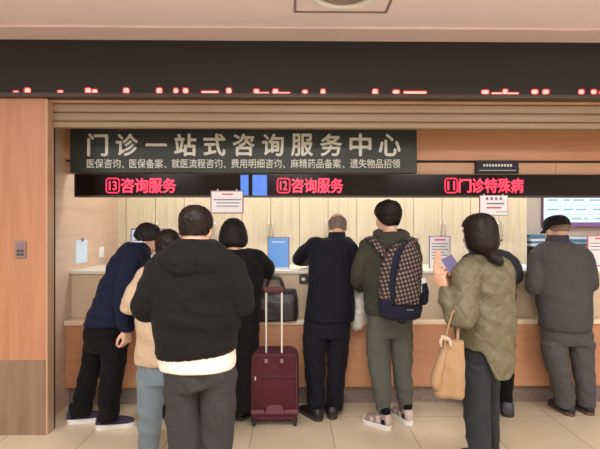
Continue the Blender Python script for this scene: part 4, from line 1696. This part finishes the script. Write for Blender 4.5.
h7a, h7b = Vector((W(480, 449, 2.66).x + .05, 2.66, 0)), Vector((W(491, 449, 2.84).x + .06, 2.86, 0))
person('woman in olive quilted coat holding up a phone, tan bag on her arm', (W(482, 440, 2.75).x, 2.75, 0),
       dict(c=(479, 233.5, 2.76), yaw=30, pitch=8, s=1.0, voxel=.005),
       [(471, 498, 256, 2.75, .085), (464, 506, 261, 2.75, .13), (457, 510, 272, 2.75, .16), (456, 511.5, 295, 2.75, .165), (457, 511.5, 325, 2.75, .165), (459, 511, 352, 2.75, .165), (462, 509, 390, 2.75, .16)],
       [(464, 505, 338, 2.75, .13), (461.5, 506, 356, 2.75, .135), (461.5, 504, 372, 2.75, .125)],
       [[(461.5, 490, 362, 2.69, .085), (463, 488, 395, 2.67, .076), (466, 489, 425, 2.66, .068), (469, 489.5, 449, 2.66, .062), (471, 490, 475, 2.66, .06)],
        [(476, 499, 362, 2.80, .085), (480, 497, 395, 2.82, .074), (483, 497, 425, 2.83, .066), (486, 498, 449, 2.84, .060), (486, 499, 462, 2.84, .058)]],
       [[(467, 275, 2.64, .080), (461, 318, 2.56, .076), (444.5, 290.5, 2.66, .048)],
        [(500, 274, 2.86, .075), (478, 305, 2.98, .068), (455, 284, 2.93, .045)]],
       [(h7a, toe_from(h7a, 55, .25), .25), (h7b, toe_from(h7b, 50, .25), .25)],
       dict(upper='quilt', upper_name='quilted_coat', lower='darkjeans', shoe='shoeblack', sole='soledark', seed=6.6, folds=(.012, 6, 6, 8), cut=p7_cut),
       dict(after=p7_after), skin='skin',
       hand_kw=[dict(side=-1, d=Vector((-.34, .12, .9)), n=Vector((.75, .55, .1)), curls=(38, 46, 54, 60), thumb=35, sc=1.0, spread=1),
                dict(side=1, d=Vector((-.5, -.1, .5)), n=Vector((.2, -.9, .3)), curls=(30, 34, 38, 42), thumb=40)])


# ---- 8 person mostly hidden behind the olive coat
def p8_after(body, HM, tr, up):
    hair_short(body, HM, M['hair'], -.06, .045, 1.2, seed=8.2)


h8a, h8b = G(507.5, 417.5), G(484, 415)
person('person in dark slate jacket mostly hidden behind the woman in olive', (W(492, 400, 3.68).x, 3.68, 0),
       dict(c=(483, 239, 3.80), yaw=0, pitch=18, s=0.96),
       [(478, 500, 249, 3.76, .075), (470, 509, 253, 3.74, .11), (464, 515, 263, 3.72, .13), (464, 515, 285, 3.70, .135), (466, 514, 310, 3.68, .13), (467, 514, 332, 3.68, .13)],
       [(468, 513, 326, 3.68, .11), (468, 514, 342, 3.68, .11), (468, 514, 354, 3.68, .108)],
       [[(468, 492, 350, 3.68, .08), (472, 490, 375, 3.69, .068), (478, 490, 404, 3.71, .058)],
        [(490, 514, 350, 3.68, .08), (495, 513, 375, 3.69, .068), (498.5, 511, 402, 3.71, .058)]],
       [[(469, 262, 3.74, .062), (461, 277, 3.84, .055), (468, 264, 4.08, .042)],
        [(511, 263, 3.73, .064), (515, 277, 3.80, .056), (504, 266, 4.06, .042)]],
       [(h8b, toe_from(h8b, 5), .26), (h8a, toe_from(h8a, -24), .28, dict(w=.056, h=.095))],
       dict(upper='darkjacket', upper_name='jacket', lower='blacktrousers', shoe='shoeblue', sole='soledark', seed=4.4),
       dict(after=p8_after),
       hand_kw=[dict(curls=(12, 14, 16, 18)), dict(curls=(12, 14, 16, 18))])


# ---- 9 older man with cap
def p9_after(body, HM, tr, up):
    hair_short(body, HM, M['hairgrey'], -.015, .03, 0.5, seed=8.9)
    inv = HM.inverted()
    bm = bmesh.new()

    def f(b):
        hloft(b, [((0, -.002, .022), .088, .110), ((0, -.004, .05), .093, .114), ((0, -.004, .085), .090, .108), ((0, -.004, .112), .078, .092), ((0, -.004, .130), .050, .060), ((0, -.004, .136), .02, .025)], 32, 2.2)
    add_xf(bm, HM, f)
    cap = solid('cap', bm, M['capcloth'], body, .006, 3, (.003, 12, 12, 12))
    bm = bmesh.new()

    def v(b):
        n = 16
        tp, bt = [], []
        for r, z in ((.10, .030), (.175, .012)):
            for lst, dz in ((tp, .004), (bt, -.003)):
                lst.append([b.verts.new((math.sin(a) * (.088 if r < .15 else .080), .01 + math.cos(a) * r, z + dz + .008 * math.cos(a * 1.6))) for a in [math.radians(-72 + 144 * i / (n - 1)) for i in range(n)]])
        for lst in (tp, bt):
            for i in range(n - 1):
                b.faces.new((lst[0][i], lst[0][i + 1], lst[1][i + 1], lst[1][i]))
        for i in range(n - 1):
            b.faces.new((tp[1][i], tp[1][i + 1], bt[1][i + 1], bt[1][i]))
        for k in (0, n - 1):
            b.faces.new((tp[0][k], tp[1][k], bt[1][k], bt[0][k]))
    add_xf(bm, HM, v)
    build('visor', bm, M['capcloth'], cap, True)
    bm = bmesh.new()

    def st(b):
        pts = [(math.sin(a) * .092, -.003 - math.cos(a) * .114, .030) for a in [math.radians(-70 + 140 * i / 12) for i in range(13)]]
        tube(b, pts, .006, 8, 2)
    add_xf(bm, HM, st)
    build('cap_band', bm, M['tandark'], cap, True)
    collar(body, tr[0][0] + Vector((0, .0, .0)), .082, -.05, .055, 'greycollar', 'collar', 1.0, .95, .022)
    bm = bmesh.new()
    hloft(bm, [(W(565, 328.5, 3.65), .182, .142), (W(565, 326, 3.65), .190, .148), (W(565, 318, 3.65), .192, .15), (W(565, 315, 3.65), .182, .142)], 36, 2.3)
    solid('waistband', bm, M['greyjacket'], body, .007, 2, (.003, 60, 60, 3), None, 0, 2.0)


h9a, h9b = G(573, 417), G(592, 416)
person('older man in black cap and grey jacket standing at the rightmost window', (W(568, 400, 3.68).x, 3.68, 0),
       dict(c=(557, 231.5, 3.76), yaw=8, pitch=12, s=0.98, brow='hairgrey'),
       [(546, 569, 242, 3.73, .08), (538, 580, 246, 3.72, .11), (533, 589, 256, 3.70, .13), (536, 590, 280, 3.68, .138), (538, 590, 302, 3.66, .14), (541, 590, 326, 3.65, .138)],
       [(543, 589, 320, 3.66, .115), (542, 591, 333, 3.66, .115), (543, 592, 343, 3.66, .10)],
       [[(541, 566, 342, 3.66, .088), (547, 568, 366, 3.67, .076), (553, 572.5, 388, 3.68, .068), (556.5, 574, 406, 3.69, .062)],
        [(568, 593.5, 342, 3.67, .088), (573.5, 592.5, 366, 3.68, .076), (577, 593.5, 388, 3.69, .068), (578.5, 594, 405, 3.70, .062)]],
       [[(538, 257, 3.71, .066), (533, 288, 3.68, .060), (538, 268, 4.0, .046)],
        [(584, 257, 3.71, .066), (590, 284, 3.70, .060), (582, 267, 4.02, .046)]],
       [(h9a, toe_from(h9a, 8), .27, dict(h=.075)), (h9b, toe_from(h9b, 4), .27, dict(h=.075))],
       dict(upper='greyjacket', upper_name='jacket', lower='greytrousers_pale', shoe='shoeblack', sole='shoebrown', seed=3.1, folds=(.007, 5, 5, 8)),
       dict(after=p9_after),
       hand_kw=[dict(curls=(12, 14, 16, 18)), dict(curls=(12, 14, 16, 18))])

# ------------------------------------------------------------------ belongings
# checked backpack
PK = 3.22
t = thing('backpack', 'black and beige checked backpack with navy base on the young man', 'backpack', W(401, 318, PK))
pc = lambda px, py, Y=PK: W(px, py, Y)
bm = bmesh.new()
hloft(bm, [(pc(400, 306), .135, .085), (pc(400, 296), .148, .098), (pc(400, 280), .150, .100), (pc(401, 265), .140, .092), (pc(402, 254), .118, .078), (pc(403, 247), .085, .055), (pc(403, 244.5), .045, .03)], 36, 2.8)
solid('main_bag', bm, M['plaid'], t, .008, 3, (.004, 7, 7, 7))
bm = bmesh.new()
hloft(bm, [(pc(400, 318.5), .105, .065), (pc(400, 316), .140, .092), (pc(400, 308), .156, .106), (pc(400, 301), .154, .106), (pc(400, 298), .146, .098)], 36, 2.8)
solid('base', bm, M['packnavy'], t, .008, 3, (.004, 7, 7, 7))
bm = bmesh.new()
hloft(bm, [(pc(407, 304, PK - .10), .078, .030), (pc(407, 301, PK - .10), .088, .040), (pc(407, 285, PK - .10), .086, .042), (pc(406, 274, PK - .09), .072, .034), (pc(406, 270, PK - .085), .045, .018)], 28, 3.0)
solid('front_pocket', bm, M['plaid'], t, .007, 2, (.003, 8, 8, 8))
bm = bmesh.new()
tube(bm, [pc(404, 246, PK - .05), pc(398, 254, PK - .085), pc(395, 266, PK - .105), pc(393, 282, PK - .11), pc(394, 303, PK - .11)], [.018, .026, .028, .028, .026], 12, 6, 0.4, up=(0, -1, 0))
build('navy_band', bm, M['packnavy'], t, True)
bm = bmesh.new()
hloft(bm, [(pc(421, 304), .028, .06), (pc(422, 301), .036, .075), (pc(422.5, 290), .038, .078), (pc(421, 281), .032, .07)], 24, 2.6)
sp = solid('side_pocket', bm, M['packnavy'], t, .007, 3)
bm = bmesh.new()
hloft(bm, [(pc(421.5, 292, PK - .04), .020, .03), (pc(423, 280, PK - .04), .024, .03), (pc(422.5, 277.5, PK - .04), .016, .02)], 20, 2.4)
build('tissue_pack', bm, M['white'], sp, True)
bm = bmesh.new()
tube(bm, [pc(397, 247, PK + .04), pc(400, 241, PK + .03), pc(406, 241, PK + .03), pc(409, 247, PK + .04)], .009, 10, 5)
build('top_handle', bm, M['packnavy'], t, True)
for pts in ([(392, 262, PK + .07), (381, 250, 3.31), (374, 241.5, 3.38), (370, 237, 3.47), (366, 241, 3.58), (367, 262, 3.645), (376, 285, 3.64)],
            [(408, 254, PK + .07), (411, 247, 3.31), (412, 241, 3.38), (412, 237.5, 3.49), (411, 242, 3.58), (411, 262, 3.645), (406, 284, 3.645)]):
    bm = bmesh.new()
    tube(bm, [W(*p) for p in pts], .027, 12, 6, 0.28, up=(0, -1, .6))
    build('strap', bm, M['plaid'], t, True)
bm = bmesh.new()
c = pc(410, 310, PK - .109)
box(bm, c.x - .022, c.x + .022, c.y - .004, c.y + .006, c.z - .004, c.z + .004)
build('name_tab', bm, M['greyplate'], t)
bm = bmesh.new()
tube(bm, [pc(397, 317), pc(399, 322, PK - .02), pc(404, 323, PK - .02), pc(405, 317)], .006, 8, 4)
build('bottom_strap', bm, M['packnavy'], t, True)
rebase_loc = t.location.copy()
for ch in t.children:
    pass
t.location = (0, 0, 0)
rebase(t, rebase_loc)

# white plastic bag hanging from the young man's hand
t = thing('plastic_bag', 'white plastic bag hanging from the hand of the backpack wearer', 'bag', (0, 0, 0))
BY = 3.76
bm = bmesh.new()
hloft(bm, [(W(357, 328.5, BY), .030, .03), (W(357, 326, BY), .045, .06), (W(357.5, 315, BY), .050, .075), (W(357.5, 302, BY), .044, .065), (W(358.5, 293, BY), .030, .04), (W(359.5, 287, BY), .018, .022)], 28, 2.2)
solid('pouch', bm, M['plastic'], t, .007, 2, (.012, 16, 16, 8), None, 0, 2.0)
for dx in (-.012, .012):
    bm = bmesh.new()
    c = W(360, 284, BY)
    tube(bm, [W(359, 290, BY) + Vector((dx, 0, 0)), c + Vector((dx * 2.2, .03, .0)), c + Vector((dx * 1.5, .045, .045)), c + Vector((dx, .08, .01)), W(359, 290, BY) + Vector((dx, .04, 0))], .006, 8, 5)
    build('handle', bm, M['plastic'], t, True)
rebase(t, W(357, 328.5, BY))

# red suitcase
SX = W(275, 400, 3.56)
t = thing('suitcase', 'wine red upright suitcase with extended trolley handle', 'suitcase', (0, 0, 0))
sz0, sz1 = .045, W(275, 350.5, 3.5).z
hw = 24.3 * 3.5 / F
bm = bmesh.new()
loft(bm, [(Vector((SX.x, y, (sz0 + sz1) / 2)), EX, EZ, hw * k, (sz1 - sz0) / 2 * (1 - (1 - k) * hw / ((sz1 - sz0) / 2))) for y, k in ((3.45, .86), (3.455, .94), (3.47, .985), (3.50, 1.0), (3.62, 1.0), (3.65, .985), (3.665, .94), (3.67, .86))], 48, 7.0)
shell = build('shell', bm, M['suitcase'], t, 'auto')
zp = lambda py: W(275, py, 3.45).z
bm = bmesh.new()
q = hw * .90
ptsf = []
zt_, zb_ = sz1 - .022, sz0 + .03
for sx, s_, a0 in ((1, 1, 0), (-1, 1, 90), (-1, -1, 180), (1, -1, 270)):
    for k in range(4):
        an = math.radians(a0 + 30 * k)
        cxx = SX.x + sx * (q - .03)
        czz = (zt_ - .03) if s_ > 0 else (zb_ + .03)
        ptsf.append(Vector((cxx + .03 * math.cos(an), 3.452, czz + .03 * math.sin(an))))
ptsf.append(ptsf[0])
tube(bm, ptsf, .006, 8, 1, closed_ends=False)
build('piping', bm, M['suitcasetrim'], shell, True)
bm = bmesh.new()
box(bm, SX.x - hw * .84, SX.x + hw * .84, 3.444, 3.454, zp(377.5), zp(376), .002, 1)
zi = build('zip', bm, M['suitcasetrim'], t)
bm = bmesh.new()
box(bm, SX.x - hw * .80, SX.x - hw * .74, 3.436, 3.446, zp(380), zp(376.2), .003, 2)
build('zip_pull', bm, M['chrome'], zi)
bm = bmesh.new()
box(bm, SX.x - hw * .83, SX.x + hw * .83, 3.440, 3.456, zp(408), zp(379), .007, 3)
build('front_pocket', bm, M['suitcase'], t, 'auto')
bm = bmesh.new()
v = [(-.36, 413.5), (.40, 413.5), (.34, 406.5), (.24, 404.5), (-.20, 404.5), (-.30, 406.5)]
f0 = [bm.verts.new((SX.x + hw * a, 3.437, zp(b))) for a, b in v]
f1 = [bm.verts.new((SX.x + hw * a, 3.456, zp(b))) for a, b in v]
bm.faces.new(f0)
bm.faces.new(f1[::-1])
for i in range(6):
    bm.faces.new((f0[i], f0[(i + 1) % 6], f1[(i + 1) % 6], f1[i]))
build('foot_grip', bm, M['suitcasepatch'], t)
for sx in (-1, 1):
    bm = bmesh.new()
    box(bm, SX.x + sx * hw * .68 - hw * .27, SX.x + sx * hw * .68 + hw * .27, 3.440, 3.456, zp(414), zp(409.5), .004, 2)
    build('corner_guard', bm, M['suitcasepatch'], t, 'auto')
for sx in (-1, 1):
    for y in (3.49, 3.63):
        bm = bmesh.new()
        cyl(bm, (SX.x + sx * hw * .84 - .012, y, .027), (SX.x + sx * hw * .84 + .012, y, .027), .027, 20)
        wv = build('wheel', bm, M['blackrubber'], t, 'auto')
        bm = bmesh.new()
        box(bm, SX.x + sx * hw * .84 - .018, SX.x + sx * hw * .84 + .018, y - .018, y + .02, .03, .062, .004, 1)
        build('fork', bm, M['suitcasetrim'], wv)
ztop = W(274, 288.5, 3.48).z
for px in (266.2, 281.8):
    x = W(px, 330, 3.47).x
    bm = bmesh.new()
    box(bm, x - .0075, x + .0075, 3.462, 3.474, zp(361), ztop - .02, .003, 1)
    build('trolley_rod', bm, M['chrome'], t, 'auto')
    bm = bmesh.new()
    box(bm, x - .012, x + .012, 3.446, 3.466, zp(363), zp(359), .003, 1)
    build('rod_socket', bm, M['greyplate'], t)
bm = bmesh.new()
x0, x1 = W(263.5, 300, 3.47).x, W(284.5, 300, 3.47).x
box(bm, x0, x1, 3.452, 3.484, ztop - .03, ztop + .014, .010, 3)
build('trolley_grip', bm, M['bagwine'], t, 'auto')
bm = bmesh.new()
tube(bm, [Vector((SX.x - .07, 3.56, sz1 - .006)), Vector((SX.x - .06, 3.56, sz1 + .012)), Vector((SX.x + .06, 3.56, sz1 + .012)), Vector((SX.x + .07, 3.56, sz1 - .006))], .008, 8, 3)
build('top_handle', bm, M['suitcasetrim'], t, True)
bm = bmesh.new()
c = W(274.5, 367, 3.45)
cyl(bm, (c.x, 3.446, c.z), (c.x, 3.456, c.z), .02, 20)
build('badge', bm, M['suitcasetrim'], t, 'auto')
rebase(t, (SX.x, 3.56, 0))

# black handbag standing on the counter ledge behind the trolley handle
t = thing('handbag', 'black leather holdall with round handles on the counter ledge behind the suitcase handle', 'bag', (0, 0, 0))
HB = 3.87
z0 = .7425
z1 = W(275, 289.5, HB).z
xa, xb = W(252.5, 310, HB).x, W(298, 310, HB).x
cx, hw = (xa + xb) / 2, (xb - xa) / 2
bm = bmesh.new()
loft(bm, [(Vector((cx, HB, z0 + h)), EX, EY, hw * k, d) for h, k, d in ((0, .94, .082), (.01, .99, .088), (.08, 1.0, .088), (.16, .985, .078), (.22, .955, .05), (z1 - z0 - .01, .92, .028), (z1 - z0, .90, .018))], 40, 4.5)
bag = solid('pouch', bm, M['bagblack'], t, .008, 2, (.004, 8, 8, 8))
bm = bmesh.new()
tube(bm, [Vector((cx - hw * .85, HB, z1 + .001)), Vector((cx, HB, z1 + .004)), Vector((cx + hw * .85, HB, z1 + .001))], .006, 8, 4)
build('zip', bm, M['greydark'], bag, True)
for dy in (-.04, .03):
    a, b, c2 = W(266, 291, HB), W(284, 291, HB), W(275, 277.5, HB)
    bm = bmesh.new()
    y = HB + dy
    tube(bm, [Vector((a.x, y, a.z - .05)), Vector((a.x + .004, y, a.z + .02)), Vector((a.x + .03, y, c2.z - .016)), Vector((c2.x, y, c2.z)), Vector((b.x - .03, y, c2.z - .016)), Vector((b.x - .004, y, b.z + .02)), Vector((b.x, y, b.z - .05))], .012, 12, 6)
    build('handle', bm, M['bagblack'], t, True)
rebase(t, (cx, HB, z0))

# tan tote hanging from the arm of the woman in olive
t = thing('tote_bag', 'tan leather tote bag hanging from the arm of the woman in olive', 'bag', (0, 0, 0))
TB = 2.50
q = lambda px, py, Y=TB: W(px, py, Y)
rot = -0.32
bm = bmesh.new()
hloft(bm, [(q(449, 396), .070, .046, rot), (q(449, 392.5), .080, .060, rot), (q(450, 376), .076, .056, rot), (q(451.5, 358), .068, .044, rot), (q(452.5, 345), .060, .028, rot), (q(453, 340), .056, .020, rot)], 36, 4.0)
pouch = solid('pouch', bm, M['tan'], t, .006, 2, (.005, 9, 9, 5), None, 0, 4.0)
bm = bmesh.new()
hloft(bm, [(q(437, 387.5), .022, .046, rot), (q(436, 382), .030, .056, rot), (q(437, 374), .032, .056, rot), (q(441.5, 358), .024, .042, rot), (q(445, 346), .016, .026, rot), (q(446, 341), .012, .018, rot)], 24, 2.6)
solid('gusset', bm, M['tan'], t, .006, 2, (.003, 9, 9, 5))
for dy, k in ((-.028, 0), (.022, 1)):
    bm = bmesh.new()
    tube(bm, [q(444 + k, 348, TB + dy), q(446, 336, TB + dy), q(449.5, 322, TB + dy * .8), q(454, 311, TB + .02 + dy * .5), q(458, 325, TB + .05), q(457, 346, TB + dy)], .0085, 10, 6, 0.6)
    build('handle', bm, M['tan'], t, True)
bm = bmesh.new()
ellipsoid(bm, q(446.5, 338.5, TB - .03), .016, .012, .013)
tube(bm, [q(446, 338, TB - .03), q(442.5, 337, TB - .03), q(440.5, 342, TB - .032), q(441.5, 347, TB - .035)], [.007, .011, .009, .004], 10, 5)
tube(bm, [q(447, 338.5, TB - .03), q(449.5, 340, TB - .032), q(450.5, 345, TB - .036), q(452, 348, TB - .036)], [.007, .010, .009, .004], 10, 5)
solid('tied_scarf', bm, M['scarf'], t, .004, 2)
rebase(t, q(446, 394))

# phone in the woman's hand
t = thing('phone', 'phone with a lilac screen held up by the woman in olive', 'phone', (0, 0, 0))
bm = bmesh.new()
box(bm, -.039, .039, -.0045, .0045, -.080, .080, .004, 2)
PM = Matrix.Translation(W(453, 267.5, 2.80)) @ Matrix.Rotation(math.radians(-28), 4, 'Y') @ Matrix.Rotation(math.radians(-18), 4, 'X')
bmesh.ops.transform(bm, matrix=PM, verts=bm.verts)
ca = build('case', bm, M['phonecase'], t, 'auto')
bm = bmesh.new()
box(bm, -.036, .036, -.006, -.004, -.076, .076)
bmesh.ops.transform(bm, matrix=PM, verts=bm.verts)
build('screen', bm, M['phone'], t)
rebase(t, W(449, 282, 2.80))

# narrow folded card held upright in the same hand
t = thing('folded_card', 'narrow beige folded card held upright in the raised hand of the woman in olive', 'card', (0, 0, 0))
for k, (dy, nm) in enumerate(((-.004, 'front_leaf'), (.004, 'rear_leaf'))):
    bm = bmesh.new()
    loft(bm, [(Vector((0, dy - .0025, 0)), EX, EZ, .021, .072), (Vector((0, dy + .0025, 0)), EX, EZ, .021, .072)], 28, 4.0)
    bmesh.ops.transform(bm, matrix=Matrix.Translation(W(437, 261.5, 2.70)) @ Matrix.Rotation(math.radians(7), 4, 'Y') @ Matrix.Rotation(math.radians(25 + 5 * k), 4, 'Z'), verts=bm.verts)
    build(nm, bm, M['phonecase'], t, 'auto')
rebase(t, W(437, 272, 2.70))

# white form propped on the worktop between the two leftmost people
t = thing('paper_form', 'white form propped up on the worktop right of the leftmost person', 'paper', (0, 0, 0))
bm = bmesh.new()
a, b = W(145, 247, 4.14), W(160, 266, 4.10)
box(bm, a.x, b.x, -.002, .002, 0, a.z - TOP)
bmesh.ops.transform(bm, matrix=Matrix.Translation((0, 4.12, TOP + .001)) @ Matrix.Rotation(math.radians(-14), 4, 'X'), verts=bm.verts)
build('sheet', bm, M['bluepaper'], t)
bm = bmesh.new()
box(bm, a.x + .02, b.x - .02, 0.0, .10, 0, .006, .002, 1)
bmesh.ops.translate(bm, verts=bm.verts, vec=(0, 4.115, TOP))
build('stand', bm, M['white'], t)
rebase(t, (a.x, 4.12, TOP))
